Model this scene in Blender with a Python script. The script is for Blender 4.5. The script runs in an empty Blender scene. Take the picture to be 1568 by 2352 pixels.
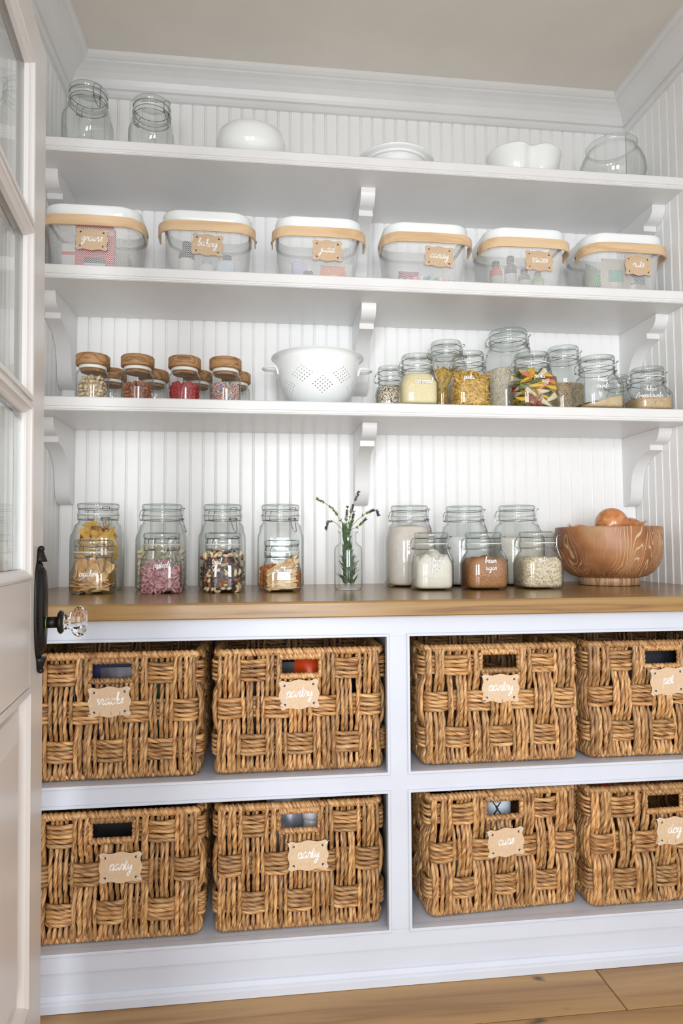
import bpy, bmesh, math, random
from math import sin, cos, pi, radians
from mathutils import Vector, Matrix
sc = bpy.context.scene
C = sc.collection
RN = random.Random(7)

# ------------------------------------------------------------------ camera, light, exposure
cam = bpy.data.objects.new('camera', bpy.data.cameras.new('camera')); C.objects.link(cam)
sc.camera = cam
CP = (0.67833, -2.28971, 1.04362); YAW, PITCH, ROLL, FPX = 0.11716, 0.05237, -0.00451, 1515.86
cam.location = CP
cam.rotation_euler = (Matrix.Rotation(-YAW, 3, 'Z') @ Matrix.Rotation(PITCH + pi/2, 3, 'X') @ Matrix.Rotation(ROLL, 3, 'Z')).to_euler()
cam.data.sensor_fit = 'VERTICAL'; cam.data.sensor_height = 36.0
cam.data.lens = FPX / 2352 * 36.0
cam.data.clip_start = 0.02; cam.data.clip_end = 60

w = bpy.data.worlds.new('world'); sc.world = w; w.use_nodes = True
w.node_tree.nodes['Background'].inputs[0].default_value = (0.97, 0.965, 0.955, 1)
w.node_tree.nodes['Background'].inputs[1].default_value = 1.22

def area(name, loc, target, sx, sy, power, col):
    L = bpy.data.lights.new(name, 'AREA'); L.shape = 'RECTANGLE'; L.size = sx; L.size_y = sy
    L.energy = power; L.color = col
    o = bpy.data.objects.new(name, L); C.objects.link(o); o.location = loc
    o.rotation_euler = (Vector(target) - Vector(loc)).to_track_quat('-Z', 'Y').to_euler()
    return o
# two tall windows of the kitchen behind the camera, seen mirrored in the jars
area('window_light', (-0.22, -4.6, 1.32), (0.8, 0, 1.0), 0.75, 1.6, 53, (0.93, 0.965, 1.0))
area('window_light', (1.05, -4.8, 1.34), (1.1, 0, 1.0), 0.75, 1.6, 53, (0.93, 0.965, 1.0))
vs = sc.view_settings
vs.view_transform = 'Standard'; vs.look = 'None'; vs.gamma = 1; vs.use_curve_mapping = False
vs.exposure = 0.33
try:
    sc.cycles.max_bounces = 10; sc.cycles.transparent_max_bounces = 32; sc.cycles.diffuse_bounces = 5
    sc.cycles.glossy_bounces = 4; sc.cycles.transmission_bounces = 8
    sc.cycles.sample_clamp_indirect = 6; sc.cycles.caustics_refractive = False; sc.cycles.caustics_reflective = False
    sc.cycles.use_denoising = True
except Exception: pass

# ------------------------------------------------------------------ materials
def srgb(r, g, b):
    f = lambda c: (c/255/12.92) if c <= 10 else ((c/255 + .055)/1.055)**2.4
    return (f(r), f(g), f(b), 1)
class M:
    def __init__(s, name):
        s.m = bpy.data.materials.new(name); s.m.use_nodes = True
        s.t = s.m.node_tree; s.n = s.t.nodes; s.b = s.n['Principled BSDF']
    def add(s, typ, **k):
        n = s.n.new(typ)
        for a, v in k.items():
            if a.startswith('_'): setattr(n, a[1:], v)
            else: n.inputs[a.replace('__', ' ')].default_value = v
        return n
    def link(s, a, b): s.t.links.new(a, b)
    def set(s, **k):
        for a, v in k.items(): s.b.inputs[a.replace('_', ' ')].default_value = v
        return s
    def coord(s, scale=(1, 1, 1), src='Object', rot=(0, 0, 0)):
        tc = s.n.new('ShaderNodeTexCoord'); mp = s.n.new('ShaderNodeMapping')
        mp.inputs['Scale'].default_value = scale; mp.inputs['Rotation'].default_value = rot
        s.link(tc.outputs[src], mp.inputs[0]); return mp.outputs[0]
    def ramp(s, fac, stops, interp='LINEAR'):
        r = s.n.new('ShaderNodeValToRGB'); r.color_ramp.interpolation = interp
        e = r.color_ramp.elements
        while len(e) < len(stops): e.new(0.5)
        for i, (p, c) in enumerate(stops): e[i].position = p; e[i].color = c
        s.link(fac, r.inputs[0]); return r.outputs[0]
    def bump(s, h, strength=.2, dist=.002):
        b = s.n.new('ShaderNodeBump'); b.inputs['Strength'].default_value = strength; b.inputs['Distance'].default_value = dist
        s.link(h, b.inputs['Height']); s.link(b.outputs[0], s.b.inputs['Normal'])
def plain(name, col, rough=.5, metal=0, **k):
    m = M(name); m.set(Base_Color=col, Roughness=rough, Metallic=metal, **k); return m.m
def speck(name, stops, scale=200, rough=.7, bump=.5, stretch=(1, 1, 1), kind='noise'):
    m = M(name); co = m.coord(stretch)
    if kind == 'noise':
        n = m.add('ShaderNodeTexNoise', Scale=scale, Detail=3.0); out = n.outputs['Fac']
    else:
        n = m.add('ShaderNodeTexVoronoi', Scale=scale); out = n.outputs['Color']
    m.link(co, n.inputs['Vector'])
    if kind != 'noise':
        sep = m.n.new('ShaderNodeSeparateColor'); m.link(out, sep.inputs[0]); out = sep.outputs[0]
    m.link(m.ramp(out, stops), m.b.inputs['Base Color'])
    m.bump(out if kind == 'noise' else n.outputs['Distance'], bump, .001)
    m.set(Roughness=rough); return m.m
def painted(name, col, rough=.35):
    m = M(name); n = m.add('ShaderNodeTexNoise', Scale=6.0, Detail=4.0); m.link(m.coord(), n.inputs['Vector'])
    c2 = tuple(min(1, x*.965) for x in col[:3]) + (1,)
    m.link(m.ramp(n.outputs['Fac'], [(.35, c2), (.6, col)]), m.b.inputs['Base Color'])
    n2 = m.add('ShaderNodeTexNoise', Scale=90.0, Detail=2.0); m.link(m.coord(), n2.inputs['Vector']); m.bump(n2.outputs['Fac'], .05, .001)
    m.set(Roughness=rough); return m.m
wall_paint = painted("wall_paint", (.92, .92, .915, 1), .33)
trim_paint = painted("trim_paint", (.77, .768, .765, 1), .3)
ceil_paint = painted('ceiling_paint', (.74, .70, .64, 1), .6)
cab_cool_lit_paint = painted("cabinet_cool_lit_paint", (.56, .59, .665, 1), .3)  # white paint with the cool cast of the light put into its colour
door_paint = painted('door_paint', (.74, .71, .69, 1), .28)
dark_gap = plain('dark_gap', (.02, .017, .014, 1), .9)

def wood(name, base, dark, light, scale=2.0, along=0, rough=.25, knots=True, coat=.3, ring=14.0, src='Object', spec=.5):
    m = M(name)
    st = [7., 7., 7.]; st[along] = .6
    co = m.coord(tuple(st), src)
    oi = m.n.new('ShaderNodeObjectInfo')
    ad = m.n.new('ShaderNodeVectorMath'); ad.operation = 'ADD'
    mul = m.n.new('ShaderNodeVectorMath'); mul.operation = 'SCALE'; mul.inputs['Scale'].default_value = 17.0
    cmb = m.n.new('ShaderNodeCombineXYZ')
    for i in range(3): m.link(oi.outputs['Random'], cmb.inputs[i])
    m.link(cmb.outputs[0], mul.inputs[0]); m.link(co, ad.inputs[0]); m.link(mul.outputs[0], ad.inputs[1])
    n = m.add('ShaderNodeTexNoise', Scale=scale, Detail=6.0, Distortion=1.2); m.link(ad.outputs[0], n.inputs['Vector'])
    wv = m.n.new('ShaderNodeMath'); wv.operation = 'MULTIPLY'; wv.inputs[1].default_value = ring; m.link(n.outputs['Fac'], wv.inputs[0])
    fr = m.n.new('ShaderNodeMath'); fr.operation = 'PINGPONG'; fr.inputs[1].default_value = 1.0; m.link(wv.outputs[0], fr.inputs[0])
    col = m.ramp(fr.outputs[0], [(0, dark), (.35, base), (1, light)])
    if knots:
        v = m.add('ShaderNodeTexVoronoi', Scale=3.6); co2 = m.coord(tuple(1.0 if i == along else 2.2 for i in range(3)), src)
        nd = m.add('ShaderNodeTexNoise', Scale=9.0); m.link(co2, nd.inputs['Vector'])
        mx = m.n.new('ShaderNodeVectorMath'); mx.operation = 'ADD'; sc_ = m.n.new('ShaderNodeVectorMath'); sc_.operation = 'SCALE'; sc_.inputs['Scale'].default_value = .12
        m.link(nd.outputs['Color'], sc_.inputs[0]); m.link(co2, mx.inputs[0]); m.link(sc_.outputs[0], mx.inputs[1]); m.link(mx.outputs[0], v.inputs['Vector'])
        k = m.ramp(v.outputs['Distance'], [(.03, (1, 1, 1, 1)), (.11, (0, 0, 0, 1))])
        mix = m.n.new('ShaderNodeMix'); mix.data_type = 'RGBA'; m.link(k, mix.inputs['Factor']); m.link(col, mix.inputs['A']); mix.inputs['B'].default_value = tuple(x*.25 for x in dark[:3]) + (1,)
        col = mix.outputs['Result']
    m.link(col, m.b.inputs['Base Color']); m.bump(fr.outputs[0], .06, .001)
    m.set(Roughness=rough, Coat_Weight=coat, Coat_Roughness=.12); return m.m
counter_wood = wood('counter_wood', (.275, .152, .048, 1), (.18, .09, .028, 1), (.32, .19, .066, 1), 1.1, 0, .27, True, .18, 10)
floor_wood = wood('floor_pine', (.38, .215, .077, 1), (.29, .15, .05, 1), (.44, .26, .10, 1), .9, 0, .38, True, .12, 7)
lid_wood = wood('lid_oak', (.36, .185, .07, 1), (.20, .09, .035, 1), (.47, .27, .12, 1), 3.5, 0, .5, False, 0, 12)
birch = wood('birch_veneer', (.66, .46, .27, 1), (.57, .38, .21, 1), (.71, .52, .32, 1), 2.5, 0, .4, False, .1, 5)
# carved bowl: brown wood with limed cream grain lines
m = M('limed_teak'); co = m.coord((9, 9, 2.6))
n1 = m.add('ShaderNodeTexNoise', Scale=.8, Detail=2.0, Distortion=.8); m.link(co, n1.inputs['Vector'])
mm = m.n.new('ShaderNodeMath'); mm.operation = 'MULTIPLY'; mm.inputs[1].default_value = 58; m.link(n1.outputs['Fac'], mm.inputs[0])
pp = m.n.new('ShaderNodeMath'); pp.operation = 'PINGPONG'; pp.inputs[1].default_value = 1.0; m.link(mm.outputs[0], pp.inputs[0])
line = m.ramp(pp.outputs[0], [(.0, (1, 1, 1, 1)), (.16, (.35, .35, .35, 1)), (.3, (0, 0, 0, 1))])
n2 = m.add('ShaderNodeTexNoise', Scale=6.0, Detail=3.0); m.link(m.coord(), n2.inputs['Vector'])
base = m.ramp(n2.outputs['Fac'], [(.32, (.20, .075, .03, 1)), (.48, (.40, .17, .065, 1)), (.62, (.44, .26, .13, 1))])
n3 = m.add('ShaderNodeTexNoise', Scale=4.0, Detail=2.0); m.link(m.coord((1, 1, .4)), n3.inputs['Vector'])
gate = m.ramp(n3.outputs['Fac'], [(.40, (.10, .10, .10, 1)), (.52, (1, 1, 1, 1))])
g = m.n.new('ShaderNodeMath'); g.operation = 'MULTIPLY'; m.link(line, g.inputs[0]); m.link(gate, g.inputs[1])
mix = m.n.new('ShaderNodeMix'); mix.data_type = 'RGBA'; m.link(g.outputs[0], mix.inputs['Factor']); m.link(base, mix.inputs['A']); mix.inputs['B'].default_value = (.72, .56, .36, 1)
m.link(mix.outputs['Result'], m.b.inputs['Base Color']); m.set(Roughness=.42); bowl_wood = m.m

def glass_mat(name, tint=(.975, .99, .985), edge=(.60, .67, .65), refl=1.0, ior=1.5):
    m = M(name); t = m.t; m.n.remove(m.b)
    out = [n for n in m.n if n.type == 'OUTPUT_MATERIAL'][0]
    lw = m.n.new('ShaderNodeLayerWeight'); lw.inputs['Blend'].default_value = .5
    r = m.ramp(lw.outputs['Facing'], [(0, tint + (1,)), (.5, tint + (1,)), (.86, tuple((a+b)/2 for a, b in zip(tint, edge)) + (1,)), (1, edge + (1,))])
    tr = m.n.new('ShaderNodeBsdfTransparent'); m.link(r, tr.inputs[0])
    gl = m.n.new('ShaderNodeBsdfGlossy'); gl.inputs['Roughness'].default_value = .02
    fr = m.n.new('ShaderNodeMath'); fr.operation = 'POWER'; fr.inputs[1].default_value = 5.0; m.link(lw.outputs['Facing'], fr.inputs[0])
    f2 = m.n.new('ShaderNodeMath'); f2.operation = 'MULTIPLY_ADD'; f2.inputs[1].default_value = .9; f2.inputs[2].default_value = .045; m.link(fr.outputs[0], f2.inputs[0]); fr = f2
    mu = m.n.new('ShaderNodeMath'); mu.operation = 'MULTIPLY'; mu.inputs[1].default_value = refl; mu.use_clamp = True; m.link(fr.outputs[0], mu.inputs[0])
    mx = m.n.new('ShaderNodeMixShader'); m.link(mu.outputs[0], mx.inputs[0]); m.link(tr.outputs[0], mx.inputs[1]); m.link(gl.outputs[0], mx.inputs[2])
    m.link(mx.outputs[0], out.inputs[0]); return m.m
jar_glass = glass_mat('jar_glass', (.955, .968, .962), (.30, .35, .33), 1.5)
lid_glass = glass_mat('lid_glass', (.925, .95, .94), (.28, .35, .33), 1.6)
pane_glass = glass_mat('pane_glass', (.97, .98, .975), (.9, .93, .92), 1.0)
m = M('crystal'); m.set(Base_Color=(1, 1, 1, 1), Roughness=.01, Transmission_Weight=1.0, IOR=1.5); crystal = m.m
wire_metal = plain('clip_wire', (.34, .34, .355, 1), .25, .9)
rubber = plain('gasket_rubber', (.80, .79, .74, 1), .5)
ink = plain('white_paint_pen', (.93, .93, .93, 1), .5)
black_metal = plain('dark_bronze', (.018, .016, .014, 1), .38, .6)
enamel = plain('white_enamel', (.84, .87, .87, 1), .18)
ceramic = plain('white_ceramic', (.86, .88, .87, 1), .1, Coat_Weight=.5)
mesh_paint = plain('mesh_paint', (.84, .85, .85, 1), .4)
m = M('kraft_tag'); m.set(Base_Color=srgb(203, 176, 145), Roughness=.55, Coat_Weight=.35, Coat_Roughness=.12)
n = m.add('ShaderNodeTexNoise', Scale=120.0); m.link(m.coord(), n.inputs['Vector']); m.link(m.ramp(n.outputs['Fac'], [(.3, srgb(196, 168, 136)), (.7, srgb(206, 180, 150))]), m.b.inputs['Base Color']); tag_mat = m.m
string_mat = plain('clear_cord', (.85, .85, .85, 1), .3)

# seagrass rope: fibre streaks follow the twist (stored in the UVs), colour differs per strand
def rope_mat(name):
    m = M(name)
    uv = m.n.new('ShaderNodeUVMap'); uv.uv_map = 'UVMap'
    mp = m.n.new('ShaderNodeMapping'); mp.inputs['Scale'].default_value = (5.0, 9.0, 1); m.link(uv.outputs[0], mp.inputs[0])
    oi = m.n.new('ShaderNodeObjectInfo')
    cmb = m.n.new('ShaderNodeCombineXYZ'); s9 = m.n.new('ShaderNodeMath'); s9.operation = 'MULTIPLY'; s9.inputs[1].default_value = 40
    m.link(oi.outputs['Random'], s9.inputs[0]); m.link(s9.outputs[0], cmb.inputs[0]); m.link(s9.outputs[0], cmb.inputs[1])
    m.link(cmb.outputs[0], mp.inputs['Location'])
    n = m.add('ShaderNodeTexNoise', Scale=1.0, Detail=5.0, Roughness=.65); m.link(mp.outputs[0], n.inputs['Vector'])
    c = m.ramp(n.outputs['Fac'], [(.30, (.07, .025, .010, 1)), (.41, (.25, .105, .035, 1)), (.50, (.45, .235, .085, 1)), (.60, (.60, .37, .165, 1)), (.74, (.74, .56, .34, 1))])
    hs = m.n.new('ShaderNodeHueSaturation')
    mr = m.n.new('ShaderNodeMapRange'); mr.inputs['To Min'].default_value = .62; mr.inputs['To Max'].default_value = 1.2; m.link(oi.outputs['Random'], mr.inputs['Value'])
    m.link(mr.outputs[0], hs.inputs['Value']); m.link(c, hs.inputs['Color'])
    m.link(hs.outputs[0], m.b.inputs['Base Color']); m.bump(n.outputs['Fac'], .6, .0018)
    m.set(Roughness=.45); return m.m
rope = rope_mat('seagrass')

# ------------------------------------------------------------------ mesh helpers
class MB:
    def __init__(s): s.v = []; s.f = []; s.sm = []; s.mi = []; s.uv = {}
    def add(s, vs, fs, smooth=False, mat=0):
        o = len(s.v); s.v += [tuple(p) for p in vs]
        for f in fs: s.f.append(tuple(o+i for i in f)); s.sm.append(smooth); s.mi.append(mat)
        return o
    def box(s, x0, x1, y0, y1, z0, z1, mat=0):
        s.add([(x, y, z) for z in (z0, z1) for y in (y0, y1) for x in (x0, x1)],
              [(0, 2, 3, 1), (4, 5, 7, 6), (0, 1, 5, 4), (2, 6, 7, 3), (0, 4, 6, 2), (1, 3, 7, 5)], False, mat)
    def bbox(s, x0, x1, y0, y1, z0, z1, b=.002, mat=0):   # box with chamfered edges
        bm = bmesh.new(); bmesh.ops.create_cube(bm, size=1)
        for v in bm.verts: v.co = Vector((x0 + (v.co.x+.5)*(x1-x0), y0 + (v.co.y+.5)*(y1-y0), z0 + (v.co.z+.5)*(z1-z0)))
        bmesh.ops.bevel(bm, geom=bm.edges[:], offset=b, segments=2, affect='EDGES')
        bm.verts.index_update()
        s.add([v.co[:] for v in bm.verts], [[v.index for v in f.verts] for f in bm.faces], False, mat); bm.free()
    def prism(s, poly, axis, a, b, mat=0, smooth=False):  # extrude a 2D polygon along axis from a to b
        def P(u, v, t): return {0: (t, u, v), 1: (u, t, v), 2: (u, v, t)}[axis]
        n = len(poly); vs = [P(u, v, a) for u, v in poly] + [P(u, v, b) for u, v in poly]
        s.add(vs, [tuple(range(n))[::-1], tuple(range(n, 2*n))], False, mat)
        o = len(s.v) - 2*n
        for i in range(n):
            j = (i+1) % n; s.f.append((o+i, o+j, o+n+j, o+n+i)); s.sm.append(smooth); s.mi.append(mat)
    def lathe(s, prof, seg=32, cen=(0, 0), sx=1, sy=1, mat=0, smooth=True, capb=True, capt=False, close=False):
        # prof: (r, z) or (r, z, n) with superellipse exponent n
        vs = []
        for p in prof:
            r, z = p[0], p[1]; e = p[2] if len(p) > 2 else 2
            for i in range(seg):
                t = 2*pi*i/seg + (pi/seg if seg < 12 else 0); c, q = cos(t), sin(t)
                k = r / ((abs(c)**e + abs(q)**e)**(1/e)) if r > 0 else 0
                vs.append((cen[0]+k*c*sx, cen[1]+k*q*sy, z))
        fs = []
        m_ = len(prof)
        for j in range(m_ if close else m_-1):
            for i in range(seg):
                a, b = j*seg+i, j*seg+(i+1) % seg; c2 = ((j+1) % m_)*seg
                fs.append((a, b, c2+(i+1) % seg, c2+i))
        s.add(vs, fs, smooth, mat); o = len(s.v)-len(vs)
        if capb and not close: s.f.append(tuple(o+i for i in range(seg))[::-1]); s.sm.append(False); s.mi.append(mat)
        if capt and not close: s.f.append(tuple(o+(m_-1)*seg+i for i in range(seg))); s.sm.append(False); s.mi.append(mat)
    def tube(s, path, r, seg=6, closed=False, mat=0, smooth=True, cap=True, rf=None, twist=0.0, up=None, flat=1.0):
        P = [Vector(p) for p in path]; n = len(P)
        T = []
        for i in range(n):
            a = P[(i-1) % n] if (closed or i > 0) else P[i]; b = P[(i+1) % n] if (closed or i < n-1) else P[i]
            d = b-a; T.append(d.normalized() if d.length > 1e-12 else Vector((0, 0, 1)))
        u = Vector(up) if up else (Vector((0, 0, 1)) if abs(T[0].z) < .9 else Vector((1, 0, 0)))
        vs = []; uvs = []; L = 0.0
        N = (u - T[0]*u.dot(T[0])).normalized()
        for i in range(n):
            if up: N = (u - T[i]*u.dot(T[i])).normalized()
            else: N = (N - T[i]*N.dot(T[i])).normalized()
            B = T[i].cross(N)
            if i: L += (P[i]-P[i-1]).length
            for k in range(seg):
                th = 2*pi*k/seg; rr = r(i/(n-1)) if callable(r) else r
                if rf: rr *= rf(th, L)
                vs.append(P[i] + N*(cos(th)*rr) + B*(sin(th)*rr*flat)); uvs.append((k/seg, L))
        fs = []; fu = []
        for i in range(n if closed else n-1):
            j = (i+1) % n
            for k in range(seg):
                k2 = (k+1) % seg; fs.append((i*seg+k, i*seg+k2, j*seg+k2, j*seg+k))
                l0 = uvs[i*seg][1]; l1 = uvs[j*seg][1] if j else l0 + (P[0]-P[i]).length
                tw = lambda kk, l: (kk/seg - twist*l, l)
                fu.append([tw(k, l0), tw(k+1, l0), tw(k+1, l1), tw(k, l1)])
        f0 = len(s.f); s.add(vs, fs, smooth, mat)
        for i, q in enumerate(fu): s.uv[f0+i] = q
        if cap and not closed:
            o = len(s.v)-len(vs)
            s.f.append(tuple(o+k for k in range(seg))[::-1]); s.sm.append(False); s.mi.append(mat)
            s.f.append(tuple(o+(n-1)*seg+k for k in range(seg))); s.sm.append(False); s.mi.append(mat)
    def ball(s, c, r, seg=10, rings=6, sc_=(1, 1, 1), mat=0, rot=None):
        vs = []; fs = []
        for j in range(rings+1):
            ph = pi*j/rings
            for i in range(seg):
                t = 2*pi*i/seg; p = Vector((sin(ph)*cos(t)*r*sc_[0], sin(ph)*sin(t)*r*sc_[1], cos(ph)*r*sc_[2]))
                if rot: p = rot @ p
                vs.append(p + Vector(c))
        for j in range(rings):
            for i in range(seg): fs.append((j*seg+i, (j+1)*seg+i, (j+1)*seg+(i+1) % seg, j*seg+(i+1) % seg))
        s.add(vs, fs, True, mat)
    def mesh(s, name, mats):
        me = bpy.data.meshes.new(name); me.from_pydata(s.v, [], s.f)
        for mt in (mats if isinstance(mats, (list, tuple)) else [mats]): me.materials.append(mt)
        me.polygons.foreach_set('use_smooth', s.sm); me.polygons.foreach_set('material_index', s.mi)
        if s.uv:
            ul = me.uv_layers.new(name='UVMap')
            for p in me.polygons:
                q = s.uv.get(p.index)
                if q:
                    for li, u in zip(p.loop_indices, q): ul.data[li].uv = u
        me.update(); return me
    def build(s, name, mats, parent=None, loc=None, rot=None, **k):
        return link(name, s.mesh(name, mats), parent, loc, rot, **k)
def link(name, me, parent=None, loc=None, rot=None, label=None, cat=None, group=None, kind=None):
    o = bpy.data.objects.new(name, me); C.objects.link(o)
    if parent: o.parent = parent
    if loc: o.location = loc
    if rot: o.rotation_euler = rot
    return tag(o, label, cat, group, kind)
def tag(o, label=None, cat=None, group=None, kind=None):
    if label: o['label'] = label
    if cat: o['category'] = cat
    if group: o['group'] = group
    if kind: o['kind'] = kind
    return o
def empty(name, loc=(0, 0, 0), rz=0, **k):
    o = link(name, None, None, loc, (0, 0, rz), **k); o.empty_display_size = .02; return o

# ------------------------------------------------------------------ room
W = 2.0416; CEIL = 2.70; ZK = 2.598
S1B, S1T, S2B, S2T, S3B, S3T = 2.2075, 2.2481, 1.8265, 1.8675, 1.4383, 1.4795
ZC = .914
Y0 = -2.0
fl = MB(); fl.box(-1.2, 3.4, -2.5, .15, -.06, -.022); floor = fl.build('floor', [floor_wood], kind='structure')
pm = {}
def plank(x0, x1, y0, y1, parent, name='plank'):
    b = MB(); g = .0011; b.bbox(x0+g, x1-g, y0+g, y1-g, -.022, 0, .0012)
    o = b.build(name, [floor_wood], parent); return o
yy = [.12, -.16, -.41, -.665, -.833, -1.05, -1.28, -1.5, -1.74, -1.98, -2.2]
js = {3: [-.9, 1.492], 4: [-.3, 1.16], 5: [.2], 6: [.9], 7: [.1, 1.4], 8: [.7], 9: [.3, 1.5], 2: [.4], 1: [1.1], 0: [.6]}
for i in range(len(yy)-1):
    xs = [-.1] + [x for x in js.get(i, []) if x > 0] + [2.2]
    for a, b in zip(xs, xs[1:]): plank(a, b, yy[i+1], yy[i], floor)
b = MB(); b.box(-1.2, 3.4, -2.5, -2.2, -.022, -.001); b.build('plank', [floor_wood], floor, kind='stuff')
b = MB(); b.box(-1.2, 3.4, -2.6, .15, CEIL, CEIL+.08); b.build('ceiling', [ceil_paint], kind='structure')

PIT = W/48
b = MB(); b.box(-.12, W+.12, Y0-.12, Y0, 2.10, CEIL); b.build('wall_unseen_header', [wall_paint], kind='structure')  # unseen header over the doorway, added to shade the top of the pantry
def board_mesh(p, h0, h1):  # one strip of beadboard: flat, groove, bead, groove; profile in (along, proud)
    pr = [(0, 0), (0, .002), (.0012, .0045), (p*.80, .0045), (p*.80+.0015, .001), (p*.80+.003, .0035), (p*.80+.0048, .0045), (p*.80+.0066, .0035), (p-.0003, .001), (p-.0002, 0)]
    b = MB(); b.prism(pr, 2, h0, h1); return b.mesh('board', [wall_paint])
bm_ = board_mesh(PIT, 0, CEIL)
b = MB(); b.box(-.12, W+.12, .0045, .12, 0, CEIL); wb = b.build('wall_back', [wall_paint], kind='structure')
for i in range(48): link('board', bm_, wb, ((i+1)*PIT, .0045, 0), (0, 0, pi))
b = MB(); b.box(-.12, -.0045, Y0, .0045, 0, CEIL); wl = b.build('wall_left', [wall_paint], kind='structure')
b = MB(); b.box(W+.0045, W+.12, Y0, .0045, 0, CEIL); wr = b.build('wall_right', [wall_paint], kind='structure')
for i in range(46):
    link('board', bm_, wl, (-.0045, -i*PIT, 0), (0, 0, -pi/2))
    link('board', bm_, wr, (W+.0045, -(i+1)*PIT, 0), (0, 0, pi/2))
# crown moulding: bead, cove, fillet (distance from wall, height)
cp = [(0, ZK), (.012, ZK), (.019, ZK+.006), (.019, ZK+.018), (.014, ZK+.021), (.022, ZK+.024), (.026, ZK+.034), (.034, ZK+.048), (.048, ZK+.062), (.064, ZK+.072), (.078, ZK+.077), (.078, ZK+.082), (.086, ZK+.084), (.095, ZK+.090), (.097, CEIL), (0, CEIL)]
b = MB(); n = len(cp)
b.add([(d, -d, z) for d, z in cp] + [(W-d, -d, z) for d, z in cp], [(i, i+1, n+i+1, n+i) for i in range(n-1)]); b.build('trim_1', [trim_paint], kind='structure')
b = MB(); b.add([(d, Y0, z) for d, z in cp] + [(d, -d, z) for d, z in cp], [(i, i+1, n+i+1, n+i) for i in range(n-1)]); b.build('trim_2', [trim_paint], kind='structure')
b = MB(); b.add([(W-d, -d, z) for d, z in cp] + [(W-d, Y0, z) for d, z in cp], [(i, i+1, n+i+1, n+i) for i in range(n-1)]); b.build('trim_3', [trim_paint], kind='structure')

# ------------------------------------------------------------------ shelves and brackets
DS = .333
for zb, zt, lab in ((S1B, S1T, 'topmost long white shelf, holding empty jars and white dishes'),
                    (S2B, S2T, 'long white shelf carrying the six mesh baskets'),
                    (S3B, S3T, 'long white shelf carrying the colander and pasta jars')):
    r = empty('wall_shelf', (W/2, 0, zb), label=lab, cat='shelf', group='long white wall shelves')
    b = MB(); h = W/2 - .0008; t = zt-zb
    pr = [(-.0006, 0), (-.0006, t), (-DS+.003, t), (-DS, t-.003), (-DS, .014), (-DS+.003, .0125), (-DS+.003, .011), (-DS-.001, .010), (-DS-.001, .006), (-DS+.002, .005), (-DS+.002, .0035), (-DS+.0005, .002), (-DS+.004, 0)]
    b.prism(pr, 0, -h, h); b.build('shelf_board', [trim_paint], r)
BP_ = [(-.0, 0), (-.232, 0), (-.231, -.014), (-.226, -.028), (-.215, -.040), (-.199, -.047), (-.184, -.049), (-.178, -.050), (-.178, -.068),
      (-.170, -.070), (-.145, -.075), (-.116, -.086), (-.092, -.103), (-.072, -.126), (-.060, -.15), (-.054, -.18), (-.051, -.205), (-.046, -.226), (-.036, -.240), (-.022, -.250), (0, -.252)]
def fine(pts):
    out = []
    for i in range(len(pts)-1):
        a, c = pts[i], pts[i+1]; out.append(a)
    return out + [pts[-1]]
BP = fine(BP_)
bb = MB(); bb.prism(BP, 0, -.0235, .0235); BM = bb.mesh('bracket_body', [trim_paint])
BM.polygons.foreach_set('use_smooth', [True]*len(BM.polygons)); BM.set_sharp_from_angle(angle=radians(34))
pos = {'left wall': .0245, 'middle of the back wall': 1.0125, 'right wall': W-.0245}
for zb, sn in ((S1B, 'top'), (S2B, 'mesh basket'), (S3B, 'colander')):
    for pn, x in pos.items():
        word = {'left wall': 'against the wall beside the open door', 'middle of the back wall': 'in the middle of the back wall', 'right wall': 'in the corner far from the door'}[pn]
        link('shelf_bracket', BM, None, (x, -.0006, zb-.0005), label=f'white scrolled bracket under the {sn} shelf {word}', cat='bracket', group='white scrolled shelf brackets')

# ------------------------------------------------------------------ counter and base cabinet
b = MB(); ct = .9140; cb = .8754; yf = -.7205
pr = [(-.001, cb), (-.001, ct), (yf+.006, ct), (yf+.002, ct-.0015), (yf, ct-.005), (yf, cb+.003), (yf+.003, cb)]
b.prism(pr, 0, .0008, W-.0008)
b.build('countertop', [counter_wood], label='polished honey-brown wooden countertop on the white cabinet', cat='countertop')
cabr = empty('base_cabinet', (W/2, -.35, 0), label='low white open-fronted cabinet holding the woven baskets', cat='cabinet')
O1T, O1B, O2T, O2B, FB = .8241, .4997, .4498, .1315, .0869
YF = -.6905; XL0, XL1, XR0, XR1 = .035, .9755, 1.0320, W-.035
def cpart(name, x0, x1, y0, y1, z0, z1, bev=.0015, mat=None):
    b = MB(); b.bbox(x0-W/2, x1-W/2, y0+.35, y1+.35, z0, z1, bev); return b.build(name, [mat or cab_cool_lit_paint], cabr)
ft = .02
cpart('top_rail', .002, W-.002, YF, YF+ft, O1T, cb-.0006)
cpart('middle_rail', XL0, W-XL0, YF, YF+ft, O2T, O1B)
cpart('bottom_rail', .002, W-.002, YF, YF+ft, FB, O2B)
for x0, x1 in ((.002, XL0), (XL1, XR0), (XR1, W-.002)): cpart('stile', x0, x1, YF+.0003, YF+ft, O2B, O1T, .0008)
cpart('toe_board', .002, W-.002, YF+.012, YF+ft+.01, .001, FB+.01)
b = MB(); y = YF+.012+.35
pr = [(y, .001), (y-.013, .001), (y-.013, .018), (y-.010, .021), (y-.010, .026), (y-.004, .034), (y, .036)]
b.prism(pr, 0, .002-W/2, W/2-.002); b.build('base_moulding', [cab_cool_lit_paint], cabr)
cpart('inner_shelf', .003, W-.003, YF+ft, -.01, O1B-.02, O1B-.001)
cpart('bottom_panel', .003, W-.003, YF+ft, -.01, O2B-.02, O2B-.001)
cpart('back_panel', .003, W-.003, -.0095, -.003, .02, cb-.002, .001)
cpart('divider', XL1+.012, XR0-.012, YF+ft, -.01, O2B, cb-.001)
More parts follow.
